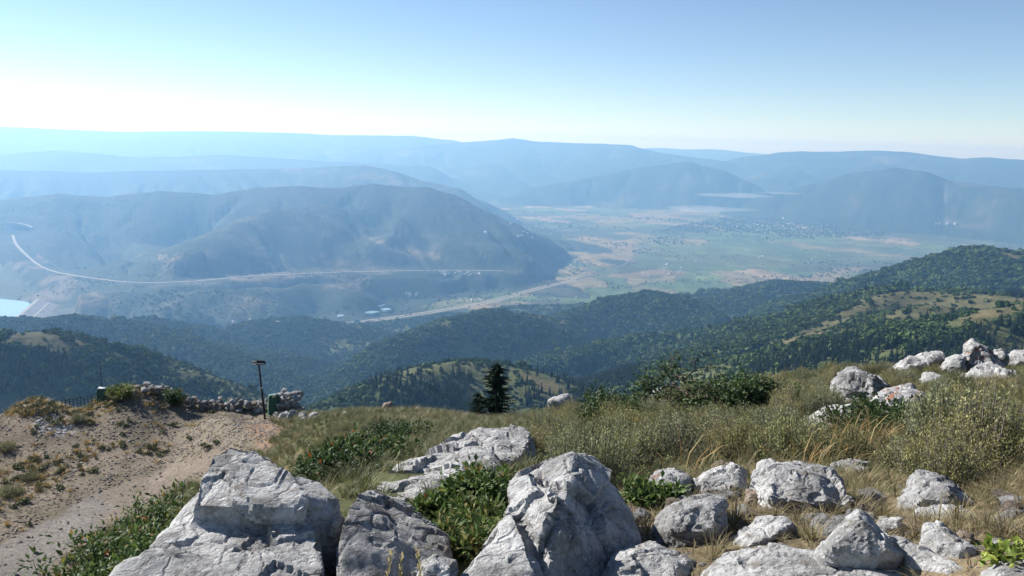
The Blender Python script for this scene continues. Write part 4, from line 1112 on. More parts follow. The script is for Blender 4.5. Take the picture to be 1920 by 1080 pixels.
# ------------------------------------------------------------------ plants
def leaf_quads(m, p, d, n_, L, W, tint):
    d = unit(d); s_ = unit(np.cross(d, n_)); n_ = np.cross(s_, d)
    a = p; b = p + d * L * .5 + s_ * W * .5 + n_ * W * .12; c = p + d * L - n_ * L * .12; e = p + d * L * .5 - s_ * W * .5 + n_ * W * .12
    mid = p + d * L * .5
    m.quad(tuple(a), tuple(b), tuple(c), tuple(mid), tint); m.quad(tuple(a), tuple(mid), tuple(c), tuple(e), tint)
def bush_meshes(seed, nst=16, leaves=90, h=1.0, w=1.0, L=.06, W=.03, tints=((.10, .17, .04),), accent=(), pacc=0.0, upright=.5):
    """unit bush: height h, width w (metres, real leaf size)"""
    r = random.Random(seed); st = MB(); fo = MB()
    for k in range(nst):
        a = r.uniform(0, 6.283); o = np.array([math.cos(a), math.sin(a), 0]) * r.uniform(0, .18) * w
        tip = np.array([math.cos(a) * r.uniform(.1, .5) * w, math.sin(a) * r.uniform(.1, .5) * w, h * r.uniform(.55, 1.0)])
        bend = np.array([r.gauss(0, .06), r.gauss(0, .06), 0]) * h
        pts = [o * 1.0 + np.array([0, 0, -.06])]
        for f in (.35, .7, 1.0): pts.append(o * (1 - f) + tip * f + bend * math.sin(3.14 * f) - np.array([0, 0, (1 - upright) * .15 * h * f * f]))
        rr = .007 + .004 * h
        st.tube(pts, [rr, rr * .8, rr * .5, rr * .2], 4)
        P = np.array(pts)
        for q in range(leaves):
            f = r.uniform(.22, 1.0) ** .8; i_ = min(int(f * 3), 2); t = f * 3 - i_
            c = P[i_] * (1 - t) + P[i_ + 1] * t
            off = np.array([r.gauss(0, 1), r.gauss(0, 1), r.gauss(.2, .8)]) * .085 * w * (1.1 - .4 * f)
            d = unit(off + np.array([r.gauss(0, .4), r.gauss(0, .4), r.gauss(.15, .4)]) * .1)
            nn = unit(np.array([r.gauss(0, .6), r.gauss(0, .6), 1]))
            tt = r.choice(accent) if accent and r.random() < pacc else r.choice(tints); k_ = r.uniform(.65, 1.35)
            s_ = r.uniform(.6, 1.25)
            p_ = c + off; p_[2] = max(p_[2], .01)
            leaf_quads(fo, p_, d, nn, L * s_, W * s_, tuple(x_ * k_ for x_ in tt))
    return st.mesh('bush_stems', M_BARK), fo.mesh('bush_foliage', M_LEAF)
def put_plant(name, label, cat, meshes, loc, rot, scale, group=None, parts=('stems', 'foliage')):
    e = link(name, None, loc=tuple(loc), rot=(0, 0, rot), scale=scale if hasattr(scale, '__len__') else (scale,) * 3)
    tag(e, label, cat, group)
    for nm, me in zip(parts, meshes): link(nm, me, e)
    return e
def bush_at(px, py_top, R, w, label, seed, name='leafy_bush', cat='bush', hmax=None, **kw):
    p = A(px, py_top, R); zg = float(Z(p[0], p[1])[0]); h = p[2] - zg
    if hmax and h > hmax: zg = p[2] - hmax; h = hmax
    h = max(h, .15)
    return put_plant(name, label, cat, bush_meshes(seed, h=h, w=w, **kw), (p[0], p[1], zg), random.Random(seed).uniform(0, 6), 1.0)
G1 = ((.075, .122, .030), (.098, .150, .038), (.056, .095, .026), (.125, .165, .048))
YEL = ((.35, .30, .05), (.42, .22, .04), (.30, .10, .03))
G2 = ((.036, .064, .020), (.050, .084, .025), (.066, .104, .030))
kw1 = dict(nst=34, leaves=150, L=.054, W=.023, tints=G1, accent=YEL, pacc=.06)
bush_at(298, 905, 6.6, .75, 'leafy bush reaching highest against the gravel beside the flat slab boulder', 1, **kw1)
bush_at(235, 955, 6.2, .85, 'leafy green bush with yellowing leaves halfway down the bank', 2, **kw1)
bush_at(330, 975, 5.6, .7, 'leafy bush tucked close against the flat slab boulder', 3, **kw1)
bush_at(170, 1015, 5.8, .8, 'leafy bush next to the grey twiggy shrub', 4, **kw1)
bush_at(265, 1040, 5.2, .8, 'low leafy bush below the others on the bank', 5, **kw1)
bush_at(100, 1058, 5.6, .6, 'sparse low leafy bush under the grey twiggy shrub', 6, nst=14, leaves=70, L=.05, W=.022, tints=G1)
kw2 = dict(nst=18, leaves=110, L=.05, W=.026, tints=G1, accent=YEL, pacc=.03)
bush_at(912, 885, 4.7, .5, 'leafy bush rising between the layered outcrop and the peaked boulder', 7, **kw2)
bush_at(868, 930, 4.5, .45, 'leafy bush in the gap behind the dark shaded boulder', 8, **kw2)
bush_at(900, 950, 4.2, .5, 'grassy leafy bush pressed against the peaked boulder', 9, nst=18, leaves=80, L=.06, W=.016, tints=G1 + ((.2, .19, .07),))
bush_at(820, 958, 4.4, .35, 'small leafy bush behind the dark shaded boulder ridge', 10, **kw2)
bush_at(865, 985, 3.9, .4, 'yellowing leafy tuft at the base of the peaked boulder', 11, nst=14, leaves=60, L=.055, W=.016, tints=G1 + ((.24, .20, .07),))
bush_at(1215, 935, 4.4, .4, 'leafy tuft wedged behind the dark side of the peaked boulder', 12, nst=14, leaves=70, L=.045, W=.024, tints=G1)
kw3 = dict(nst=16, leaves=100, L=.05, W=.026, tints=G2 + G1[:1], accent=((.45, .14, .04), (.40, .20, .05)), pacc=.012)
for q, (px, py, R, w) in enumerate(((590, 850, 8.2, .6), (640, 862, 7.4, .7), (690, 848, 8.0, .75), (712, 868, 7.4, .5), (655, 895, 6.4, .6), (610, 890, 6.8, .5), (745, 845, 9, .6))):
    bush_at(px, py, R, w, ('leafy bush at the edge of the grass behind the flat slab boulder', 'reddening leafy bush among the thicket behind the slab', 'leafy bush with orange sprigs beneath the layered outcrop', 'leafy bush touching the lower end of the layered outcrop', 'shaded leafy bush behind the dark boulder', 'leafy bush behind the side block of the slab boulder', 'leafy bush between the round dark shrub and the outcrop')[q], 20 + q, **kw3)
bush_at(735, 792, 14, 1.0, 'round dark green shrub on the grass slope above the thicket', 40, nst=24, leaves=110, L=.045, W=.03, tints=G2, upright=.3)
bush_at(775, 796, 13.5, .8, 'dark green shrub joined to the round shrub', 41, nst=20, leaves=100, L=.045, W=.03, tints=G2, upright=.3)
bush_at(1150, 738, 15, 1.4, 'tall mid green shrub behind the pale sagebrush', 42, nst=30, leaves=120, L=.055, W=.036, tints=G2 + G1[:1], upright=.6)
bush_at(1190, 765, 14, 1.0, 'mid green shrub spreading below the tall shrub', 43, nst=22, leaves=110, L=.05, W=.034, tints=G2, upright=.5)
bush_at(1105, 765, 15, .9, 'low green shrub at the edge of the tall shrub', 44, nst=20, leaves=100, L=.05, W=.034, tints=G2, upright=.5)
bush_at(1660, 762, 10.3, 1.0, 'dark green bush in front of the lichen mottled boulder', 45, nst=26, leaves=120, L=.045, W=.03, tints=G2, upright=.4)
bush_at(1610, 790, 9.6, .9, 'green bush spilling below the low pointed rock', 46, nst=22, leaves=100, L=.045, W=.028, tints=G2 + ((.12, .14, .06),), upright=.4)
bush_at(1710, 795, 9.6, .7, 'green bush below the rusty patch of the mottled boulder', 47, nst=18, leaves=90, L=.045, W=.028, tints=G2, upright=.4)
def bush_base(px, py, h, w, label, seed, **kw):
    p = hit(px, py, 16, 60)
    return put_plant('leafy_bush', label, 'bush', bush_meshes(seed, h=h, w=w, **kw), p, 1.0, 1.0)
bush_base(330, 762, .85, 1.0, 'round dark bush in front of the rim rocks', 48, nst=22, leaves=90, L=.09, W=.06, tints=G2)
bush_base(224, 750, .7, 1.3, 'yellow green bush beside the mound of rim rocks', 49, nst=22, leaves=90, L=.09, W=.06, tints=((.13, .15, .03), (.10, .13, .03)))
bush_at(1900, 1030, 2.9, .22, 'small yellow green plant in the stones', 50, nst=10, leaves=24, L=.035, W=.022, tints=((.18, .24, .05), (.24, .27, .06)))
# grey twiggy shrub
def twig_shrub(seed):
    r = random.Random(seed); m = MB()
    def grow(p, d, L, rad, lev):
        q = p + d * L; mid = p + d * L * .5 + np.array([r.gauss(0, .06), r.gauss(0, .06), r.gauss(0, .04)]) * L
        m.tube([p, mid, q], [rad, rad * .8, rad * .55], 4)
        if lev:
            for _ in range(3): grow(q if r.random() < .6 else mid, unit(d + np.array([r.gauss(0, .55), r.gauss(0, .55), r.gauss(.1, .4)])), L * r.uniform(.55, .85), rad * .6, lev - 1)
    for _ in range(9):
        a = r.uniform(0, 6.28); grow(np.zeros(3), unit(np.array([math.cos(a) * .7, math.sin(a) * .7, r.uniform(.4, 1)])), .28, .010, 4)
    return m.mesh('twigs', M_TWIG)
p = A(110, 1020, 6.0); e = link('dead_shrub', None, loc=(p[0], p[1], float(Z(p[0], p[1])[0])), scale=(1.25, 1.25, 1.35)); tag(e, 'grey leafless twiggy shrub at the road side of the bank', 'shrub')
link('twigs', twig_shrub(3), e)

# sagebrush
def sage_meshes(seed, n=75, leaves=24, h=.55, w=.6, tip=(.25, .24, .115), leaf=(.15, .165, .095)):
    r = random.Random(seed); st = MB(); fo = MB()
    for k in range(n):
        a = r.uniform(0, 6.283); rad = math.sqrt(r.random()) * .5 * w
        o = np.array([math.cos(a) * rad * .35, math.sin(a) * rad * .35, -.03]); hh = h * r.uniform(.6, 1.05) * (1 - .45 * (rad / (.5 * w)) ** 2)
        tp = np.array([math.cos(a) * rad * 1.1 + r.gauss(0, .02), math.sin(a) * rad * 1.1 + r.gauss(0, .02), hh])
        el = np.array([math.cos(a) * rad * .95, math.sin(a) * rad * .95, hh * .45])
        st.tube([o, el, tp], [.006, .004, .0015], 3, (1, 1, 1))
        kt = r.uniform(.7, 1.3)
        for q in range(leaves):
            f = r.uniform(.2, 1.0)
            c = (o * (1 - f / .5) + el * (f / .5)) if f < .5 else (el * (1 - (f - .5) / .5) + tp * ((f - .5) / .5))
            d = unit(np.array([r.gauss(0, .6), r.gauss(0, .6), r.uniform(.4, 1.4)])); s_ = unit(np.cross(d, [r.gauss(0, 1), r.gauss(0, 1), r.gauss(0, .3)]))
            L, W = r.uniform(.016, .036), r.uniform(.0035, .0065)
            c = c + np.array([r.gauss(0, .014), r.gauss(0, .014), 0])
            cc = tuple((leaf[i_] * (1 - f ** 2) + tip[i_] * f ** 2) * kt for i_ in range(3))
            fo.quad(tuple(c), tuple(c + d * L * .5 + s_ * W), tuple(c + d * L), tuple(c + d * L * .5 - s_ * W), cc)
    return st.mesh('sage_stems', M_TWIG), fo.mesh('sage_foliage', M_LEAF)
SAGE = [sage_meshes(70 + q, h=.5 + .04 * q, leaf=((.14, .155, .085), (.12, .14, .07), (.15, .155, .075), (.13, .15, .09), (.15, .155, .075))[q], tip=((.29, .285, .135), (.25, .255, .11), (.31, .29, .125), (.25, .265, .14), (.32, .295, .13))[q], n=110, leaves=44) for q in range(5)]
BARE = [(1150, 1100), (1180, 985), (1240, 1012), (1380, 960), (1420, 955), (1600, 965), (1640, 900), (1700, 955), (1840, 975), (1960, 1000), (2200, 1100)]
g2 = np.random.default_rng(33)
placed = []
def sage_zone(px, py):
    if px > 1640: return 'tall sagebrush spreading around the lichen mottled boulder and the pitted rock' if py > 760 else 'small sagebrush on the grassy rise below the crest rocks'
    if px > 1230: return 'pale sagebrush in front of the gnarled trees' if py > 775 else 'sagebrush on the brow behind the gnarled trees'
    if px > 950: return 'pale upright sagebrush just behind the peaked boulder' if py > 775 else 'sagebrush on the brow near the small conifer'
    return 'greyish low sagebrush on the open slope past the layered outcrop'
tries = 0
while len(placed) < 298 and tries < 40000:
    tries += 1
    R = math.exp(g2.uniform(math.log(4.6), math.log(27))); px0 = g2.uniform(560, 2060)
    d = ray(px0, 850); k = R / math.hypot(d[0], d[1]); x_, y_ = d[0] * k, d[1] * k; z_ = float(Z(x_, y_)[0])
    px, py = project(x_, y_, z_); px, py = float(px), float(py)
    if inpoly([px], [py], BARE)[0] or py > 925 or (px < 950 and (py > 850 or g2.random() < .62)) or (720 < px < 1000 and py > 800): continue
    if 1180 < px < 1640 and py > 868: continue
    sp = .30 + .014 * R
    if any((x_ - a) ** 2 + (y_ - b) ** 2 < sp * sp for a, b in placed): continue
    if occupied([x_], [y_], 2)[0]: continue
    s = g2.uniform(.55, .95) * (1.15 if px > 1640 and R < 8 else 1.0) * (.7 if px < 950 else 1.0)
    tpx, tpy = project(x_, y_, z_ + .42 * s); tpx, tpy = float(tpx), float(tpy)
    if any(inpoly([tpx, px, tpx - 12, tpx + 12], [tpy, (py + tpy) / 2, tpy + 4, tpy + 4], o_).any() for o_ in OUTLINES): continue
    if 1250 < tpx < 1460 and 11 < R < 16.5 and tpy < 765: continue
    placed.append((x_, y_))
    lab = sage_zone(px, py)
    put_plant('sagebrush', lab, 'sagebrush', SAGE[len(placed) % 5], (x_, y_, z_ - .02), g2.uniform(0, 6.28), (s * g2.uniform(.9, 1.3), s * g2.uniform(.9, 1.3), s), 'sagebrush: ' + lab)

# gnarled trees on the brow
def tree_meshes(seed, h, w, leaves=4200, L=.055, W=.04, tints=G2):
    r = random.Random(seed); tr = MB(); br = MB(); fo = MB(); tips = []
    def grow(m, p, d, Ln, rad, lev):
        n = 3; pts = [p]; dd = d
        for k in range(n):
            dd = unit(dd + np.array([r.gauss(0, .22), r.gauss(0, .22), r.gauss(.04, .16)])); pts.append(pts[-1] + dd * Ln / n)
        m.tube(pts, [rad * (1 - .45 * k / n) for k in range(n + 1)], 6 if lev > 2 else 4)
        if lev <= 2: tips.append((pts[-1], Ln)); tips.append((pts[-2], Ln))
        if lev:
            for k in range(3):
                grow(br, pts[-1] if k < 2 else pts[-2], unit(dd + np.array([r.gauss(0, .6) * w / h, r.gauss(0, .6) * w / h, r.gauss(0, .35)])), Ln * r.uniform(.55, .8), rad * .55, lev - 1)
    for k in range(3):
        a = 2.1 * k + r.random(); grow(tr, np.array([0, 0, -.1]), unit(np.array([math.cos(a) * .65 * w / h, math.sin(a) * .65 * w / h, 1.0])), h * .45, .055, 4)
    zs = max(t[0][2] for t in tips)
    for _ in range(leaves):
        c, Ln = r.choice(tips)
        off = np.array([r.gauss(0, 1), r.gauss(0, 1), r.gauss(0, .7)]) * .085
        k_ = r.uniform(.6, 1.4); tt = r.choice(tints)
        leaf_quads(fo, c + off, np.array([r.gauss(0, 1), r.gauss(0, 1), r.gauss(0, .5)]), unit(np.array([r.gauss(0, .7), r.gauss(0, .7), 1])), L * r.uniform(.7, 1.3), W * r.uniform(.7, 1.3), tuple(x_ * k_ for x_ in tt))
    f = h / (zs + .05)
    for m in (tr, br, fo): m.V = [(v[0] * f, v[1] * f, v[2] * f) for v in m.V]
    return tr.mesh('tree_trunk', M_BARK), br.mesh('tree_limbs', M_BARK), fo.mesh('tree_crown', M_LEAF)
for q, (px, py, R, w, lab) in enumerate(((1265, 697, 17.0, 1.3, 'leafy dark gnarled tree growing next to the tall green shrub'), (1325, 684, 16.5, 1.5, 'crooked gnarled tree with bare grey limbs showing at its middle'), (1385, 700, 16.5, 1.4, 'bushy dark gnarled tree in the middle of its row'), (1445, 706, 17.0, 1.3, 'shorter gnarled tree ending the row beside pale sagebrush'))):
    p = A(px, py, R); zg = float(Z(p[0], p[1])[0]); h = p[2] - zg
    put_plant('gnarled_tree', lab, 'tree', tree_meshes(90 + q, h, w, (1900, 1700, 2300, 1800)[q]), (p[0], p[1], zg), q * 1.3, 1.0, None, ('trunk', 'limbs', 'crown'))

# small conifer on the brow
def brow_conifer(seed, slim, tiers=34):
    r = random.Random(seed); cr = MB(); tr = MB()
    tr.tube([(0, 0, -.03), (.01, 0, .5), (0, 0, 1.0)], [.028, .016, .003], 6)
    for k in range(tiers):
        f = k / (tiers - 1); z = .06 + .92 * f; L = slim * ((1 - f) ** .38) * r.uniform(.45, 1.2) + .02
        for b in range(7):
            a = 6.283 * r.random(); l = L * r.uniform(.5, 1.15); d = np.array([math.cos(a), math.sin(a), r.uniform(-.25, .15)]); s_ = np.array([-d[1], d[0], 0])
            o = np.array([0, 0, z])
            for q in range(7):
                t = (q + 1) / 7; c = o + d * l * t; w_ = .030 * (1.25 - t); tt = r.uniform(.7, 1.3)
                tint = (.026 * tt, .044 * tt, .024 * tt)
                up_ = np.array([0, 0, r.uniform(-.012, .02)])
                cr.quad(tuple(c - d * .03), tuple(c + s_ * w_ + up_), tuple(c + d * .035), tuple(c - s_ * w_ + up_), tint)
                cr.quad(tuple(c - d * .02), tuple(c + np.array([0, 0, w_ * .8])), tuple(c + d * .03), tuple(c - np.array([0, 0, w_ * .6])), tint)
    return tr.mesh('conifer_trunk', M_BARK), cr.mesh('conifer_crown', M_NEEDLE)
for px, py, R, hm, slim, lab in ((932, 681, 33, 3.0, .31, 'dark shaggy conifer standing alone on the brow of the hill'), (896, 736, 33, 1.3, .55, 'low dark conifer seedling beside the shaggy conifer')):
    p = A(px, py, R); put_plant('brow_conifer', lab, 'conifer', brow_conifer(px, slim), (p[0], p[1], p[2] - hm), 0, hm, None, ('trunk', 'crown'))

# ------------------------------------------------------------------ grass, gravel and weeds
def tuft_mesh(seed, n, h, spread, cols, w=.004, droop=.5):
    r = random.Random(seed); m = MB()
    for _ in range(n):
        a = r.uniform(0, 6.283); d = np.array([math.cos(a), math.sin(a), 0]); s_ = np.array([-d[1], d[0], 0])
        o = d * r.uniform(0, .4) * spread; hh = h * r.uniform(.5, 1.1); ln = spread * r.uniform(.3, 1.2); c = r.choice(cols); k = r.uniform(.7, 1.3); c = tuple(x_ * k for x_ in c)
        prev = o; pw = w
        for t in (.4, .75, 1.0):
            q = o + d * ln * t * t + np.array([0, 0, hh * (t - droop * .45 * t ** 3)]); wn_ = w * (1.05 - t)
            m.quad(tuple(prev - s_ * pw), tuple(prev + s_ * pw), tuple(q + s_ * wn_), tuple(q - s_ * wn_), c); prev = q; pw = wn_
    return m.mesh('grass_tuft', M_LEAF)
STRAW = ((.26, .215, .12), (.32, .265, .155), (.21, .17, .09), (.17, .15, .075))
OLIVE = ((.105, .12, .045), (.14, .145, .058), (.09, .105, .042), (.18, .165, .072))
def field(n, r0, r1, seed, px0=-200, px1=2200):
    g_ = np.random.default_rng(seed); R = np.sqrt(g_.uniform(r0 * r0, r1 * r1, n)); a = np.radians(g_.uniform(-40, 40, n))
    x_, y_ = R * np.sin(a), R * np.cos(a); z_ = Z(x_, y_); px, py = project(x_, y_, z_)
    return g_, x_, y_, z_, R, px, py, fbm2(x_, y_, 2.5, 3, 61), fbm2(x_, y_, .9, 3, 64)
g_, x_, y_, z_, R, px, py, a1, a2 = field(60000, 2.2, 37, 301)
onpad = inpoly(px + a1 * 30, py + a1 * 8, GRAVEL_POLY) & (R > 16)
bare_ = inpoly(px, py, BARE)
free = ~occupied(x_, y_, 0)
dry = (g_.random(len(x_)) < np.where(bare_, .9, .10 + .5 * a1)) & ~onpad & free
grn = ~dry & ~onpad & ~bare_ & free & (g_.random(len(x_)) < .8)
for nm, sel, cols, h, sp, lab in (('dry_grass', dry, STRAW, .26, .16, 'straw coloured dry grass between the rocks and sagebrush'), ('green_grass', grn, OLIVE, .20, .15, 'olive green grass covering the hillside')):
    sel = np.nonzero(sel)[0]
    for q in range(2):
        ss = sel[q::2]
        sz = g_.uniform(.35, 1.0, len(ss)) * (1 + .012 * R[ss]) * np.where(bare_[ss] | (R[ss] < 5), .55, 1.0)
        scatter(nm if q == 0 else nm + '_tufts', np.stack([x_[ss], y_[ss], z_[ss] - .01], -1), g_.uniform(0, 6.28, len(ss)), sz, tuft_mesh(310 + q + len(nm), 26, h, sp * (1 + .5 * q), cols, .0035 if q else .005, .5 + .3 * q), lab + (', lower tufts' if q else ''), 'grass')
# long arching straw by the sagebrush
ss = np.nonzero((px > 1180) & (px < 1650) & (py > 800) & (py < 905) & free & (g_.random(len(x_)) < .09))[0]
scatter('arching_grass', np.stack([x_[ss], y_[ss], z_[ss] - .01], -1), g_.uniform(0, 6.28, len(ss)), g_.uniform(.7, 1.3, len(ss)), tuft_mesh(330, 12, .42, .36, ((.45, .34, .16), (.34, .22, .09), (.28, .16, .06)), .005, 1.0), 'long arching straw grass mixed with reddish blades', 'grass')
# short straw and litter on the trodden soil
gl, xl, yl, zl, Rl, pxl, pyl, b1, b2 = field(16000, 2.3, 6.5, 306)
ss = np.nonzero(((inpoly(pxl, pyl, BARE)) | ((pxl > 1150) & (pyl > 870))) & ~occupied(xl, yl, 0) & (gl.random(len(xl)) < .35 + .8 * sstep(-.2, .3, b2)))[0]
scatter('straw_litter', np.stack([xl[ss], yl[ss], zl[ss] - .004], -1), gl.uniform(0, 6.28, len(ss)), gl.uniform(.3, .8, len(ss)), tuft_mesh(350, 16, .09, .20, ((.32, .26, .15), (.25, .20, .115), (.38, .31, .19), (.17, .135, .08)), .0032, 1.4), 'flattened straw and dead grass littering the soil between the rocks', 'grass')
ss2 = ss[gl.random(len(ss)) < .10]
scatter('straw_tufts', np.stack([xl[ss2], yl[ss2], zl[ss2] - .004], -1), gl.uniform(0, 6.28, len(ss2)), gl.uniform(.5, 1.0, len(ss2)), tuft_mesh(351, 30, .16, .12, STRAW, .0028, .6), 'short upright straw tufts among the rocks', 'grass')
# gravel on the pad
g_, x_, y_, z_, R, px, py, a1, a2 = field(150000, 17, 46, 302)
onpad = inpoly(px + a1 * 20, py + a1 * 6, GRAVEL_POLY) & (R > 16)
onpath = inpoly(px, py, PATH_POLY)
keep = onpad & (g_.random(len(x_)) < np.where(onpath, .10, .55 + .6 * a2))
r0 = random.Random(9)
def pebble(seed, mat):
    bm = bmesh.new(); rr = random.Random(seed)
    vs = [bm.verts.new(Vector((rr.gauss(0, 1), rr.gauss(0, 1), rr.gauss(0, 1))).normalized() * rr.uniform(.7, 1.1)) for _ in range(11)]
    for v in vs: v.co.z *= .6
    bmesh.ops.convex_hull(bm, input=vs); me = bpy.data.meshes.new('pebble'); bm.to_mesh(me); bm.free(); me.materials.append(mat); return me
M_PEB = [rock_mat('tan_gravel', (.27, .22, .17), (.20, .15, .11), 0, .4), rock_mat('pale_gravel', (.44, .41, .38), (.25, .2, .16), 0, .3), rock_mat('dark_gravel', (.17, .13, .10), (.08, .06, .05), 0, .4)]
kid = np.nonzero(keep)[0]; part_ = g_.random(len(kid))
for q, (lo, hi, nm) in enumerate(((0, .62, 'tan'), (.62, .84, 'pale'), (.84, 1, 'dark'))):
    ss = kid[(part_ >= lo) & (part_ < hi)]; sz = .018 + .052 * g_.random(len(ss)) ** 3 + (.02 if q == 1 else 0) * g_.random(len(ss))
    scatter(nm + '_gravel', np.stack([x_[ss], y_[ss], z_[ss] + sz * .2], -1), g_.uniform(0, 6.28, len(ss)), sz, pebble(q, M_PEB[q]), nm + ' coloured loose stones strewn over the graded pad', 'gravel')
# pale stone patch and loose stones on the near soil
g_, x_, y_, z_, R, px, py, a1, a2 = field(90000, 30, 44, 303)
ss = np.nonzero(inpoly(px + a1 * 10, py + a1 * 4, PALE_POLY))[0][:900]
scatter('white_gravel', np.stack([x_[ss], y_[ss], z_[ss]], -1), g_.uniform(0, 6.28, len(ss)), g_.uniform(.03, .10, len(ss)), pebble(7, rock_mat('white_gravel', (.5, .49, .48), (.3, .28, .26), 0, .2)), 'whitish patch of broken stones on the pad', 'gravel')
g_, x_, y_, z_, R, px, py, a1, a2 = field(12000, 2.4, 7, 304)
ss = np.nonzero(inpoly(px, py, BARE))[0]
scatter('soil_pebbles', np.stack([x_[ss], y_[ss], z_[ss]], -1), g_.uniform(0, 6.28, len(ss)), .004 + .022 * g_.random(len(ss)) ** 4, pebble(8, M_PEB[1]), 'small pebbles on the tan soil between the rocks', 'gravel')
# weeds on the pad
g_, x_, y_, z_, R, px, py, a1, a2 = field(60000, 17, 45, 305)
onpad = inpoly(px, py, GRAVEL_POLY) & (R > 16) & ~inpoly(px, py, PATH_POLY)
wd = np.where(py < 800, .55 * sstep(-.1, .35, a1 + .6 * a2), .03 + .5 * sstep(.25, .5, a1)) * sstep(430, 330, px) + .25 * inpoly(px, py, [(0, 890), (70, 850), (110, 900), (40, 950), (0, 960)]) + .3 * (py < 775) * sstep(-.2, .3, a1)
ss = np.nonzero(onpad & (g_.random(len(x_)) < wd * .6))[0]; hf = g_.random(len(ss)) < .6
scatter('pad_grass', np.stack([x_[ss], y_[ss], z_[ss]], -1)[hf], g_.uniform(0, 6.28, hf.sum()), g_.uniform(.6, 1.3, hf.sum()), tuft_mesh(340, 34, .20, .22, ((.34, .25, .09), (.26, .20, .08), (.36, .22, .07)), .007), 'sparse golden grass on the gravel pad', 'grass')
scatter('pad_weeds', np.stack([x_[ss], y_[ss], z_[ss]], -1)[~hf], g_.uniform(0, 6.28, (~hf).sum()), g_.uniform(.10, .26, (~hf).sum()), clump_mesh(341, 110, .7, [(.12, .135, .07), (.15, .155, .085)], .13), 'low grey green weeds on the gravel pad', 'weeds')
for px, py, R_, s, lab in ((148, 792, None, .75, 'isolated round weed clump next to the whitish stone patch'), (12, 845, None, .8, 'dark weed clump at the edge of the golden grass'), (55, 900, None, .7, 'grey green weed clump in the gravel above the road'), (20, 930, None, .9, 'wide grey green weed clump by the road edge')):
    p = hit(px, py, 16, 60); put_plant('weed_clump', lab, 'weed', SAGE[int(px) % 5], p, px, (s * 1.6, s * 1.6, s), None)

# loose stones on the soil between the larger rocks
r_ = random.Random(77); nst_ = 0
while nst_ < 60:
    p = hit(r_.uniform(1180, 1930), r_.uniform(905, 1072), 2, 9)
    if occupied([p[0]], [p[1]], 1)[0]: continue
    nst_ += 1; sz = .045 + .13 * r_.random() ** 2
    lab = ('small loose pale stone', 'small loose grey stone', 'small loose brown stone')[nst_ % 3] + ' lying on the straw strewn soil'
    o = link('loose_stone', STONES[r_.randrange(7)][nst_ % 3], None, (p[0], p[1], p[2] + sz * .12), (r_.uniform(-.4, .4), r_.uniform(-.4, .4), r_.uniform(0, 6.28)), (sz * r_.uniform(1, 1.5), sz, sz * r_.uniform(.6, 1)))
    tag(o, lab, 'stone', 'loose stones: ' + lab)
# pale grass stalks by the boulders
def stalk(seed):
    r = random.Random(seed); st = MB(); hd = MB(); b = r.uniform(-.06, .06)
    pts = [np.array([b * t * t, 0, .5 * t]) for t in (0, .35, .7, 1)]
    st.tube(pts, [.0022, .002, .0016, .001], 4, (.42, .36, .2))
    for _ in range(36):
        t = r.uniform(.74, 1.02); c = np.array([b * t * t, 0, .5 * t]); a = r.uniform(0, 6.28); d = unit(np.array([math.cos(a) * .5, math.sin(a) * .5, 1])); s_ = unit(np.cross(d, [r.gauss(0, 1), r.gauss(0, 1), 0]))
        hd.quad(tuple(c), tuple(c + d * .009 + s_ * .003), tuple(c + d * .02), tuple(c + d * .009 - s_ * .003), (.5, .42, .22))
    return st.mesh('stalk_stem', M_LEAF), hd.mesh('seed_head', M_LEAF)
for q, (px, py, R_, lab) in enumerate(((709, 1040, 2.55, 'thin pale grass stalk with a straight seed head before the dark boulder'), (745, 1034, 2.55, 'leaning pale grass stalk before the dark boulder'), (805, 1026, 2.6, 'single pale grass stalk rising by the small knobbly stone'))):
    p = A(px, py, R_); put_plant('grass_stalk', lab, 'grass stalk', stalk(q), (p[0], p[1], p[2] - .5), q * 2.0, 1.0, None, ('stem', 'seed_head'))

# ------------------------------------------------------------------ trail sign, green boxes, fence
def flat_mat(name, c, rough=.6, spec=.3):
    m = NT(name); n = m.noise(m.obj(), 9, 4, .6)
    return m.done(m.mix(1.0, (*c, 1), m.ramp(n, [(.3, (.8,) * 3), (.7, (1.2,) * 3)]), 'MULTIPLY'), rough, None, spec)
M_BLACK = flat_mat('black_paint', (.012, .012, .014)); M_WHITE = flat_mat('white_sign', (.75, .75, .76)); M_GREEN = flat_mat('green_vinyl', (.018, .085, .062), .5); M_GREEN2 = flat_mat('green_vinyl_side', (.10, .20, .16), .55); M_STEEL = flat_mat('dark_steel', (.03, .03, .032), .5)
def cuboid(name, cx, cy, cz, sx, sy, sz, mat, parent, rot=None, bev=0.0):
    bm = bmesh.new(); bmesh.ops.create_cube(bm, size=1)
    for v in bm.verts: v.co = Vector((v.co.x * sx, v.co.y * sy, v.co.z * sz))
    if bev: bmesh.ops.bevel(bm, geom=bm.edges[:], offset=bev, segments=2, affect='EDGES')
    me = bpy.data.meshes.new(name); bm.to_mesh(me); bm.free(); me.materials.append(mat)
    return link(name, me, parent, (cx, cy, cz), rot)
def poly_plate(name, pts, depth, mat, parent, loc=(0, 0, 0)):
    n = len(pts); V = [(x_, -depth, z_) for x_, z_ in pts] + [(x_, 0, z_) for x_, z_ in pts]
    me = bpy.data.meshes.new(name); me.from_pydata(V, [], [tuple(range(n)), tuple(range(2 * n - 1, n - 1, -1))] + [(k, k + n, (k + 1) % n + n, (k + 1) % n) for k in range(n)]); me.materials.append(mat)
    return link(name, me, parent, loc)
b_ = hit(497, 786, 16, 60); Rs = float(np.hypot(*b_[:2])); tp = A(484, 681, Rs)
sg = link('trail_sign', None, loc=tuple(b_), rot=(0, math.atan2(tp[0] - b_[0], tp[2] - b_[2]), 0)); tag(sg, 'leaning black trail sign post with a narrow board at the pad edge', 'trail sign')
Hs = float(np.linalg.norm(tp - b_))
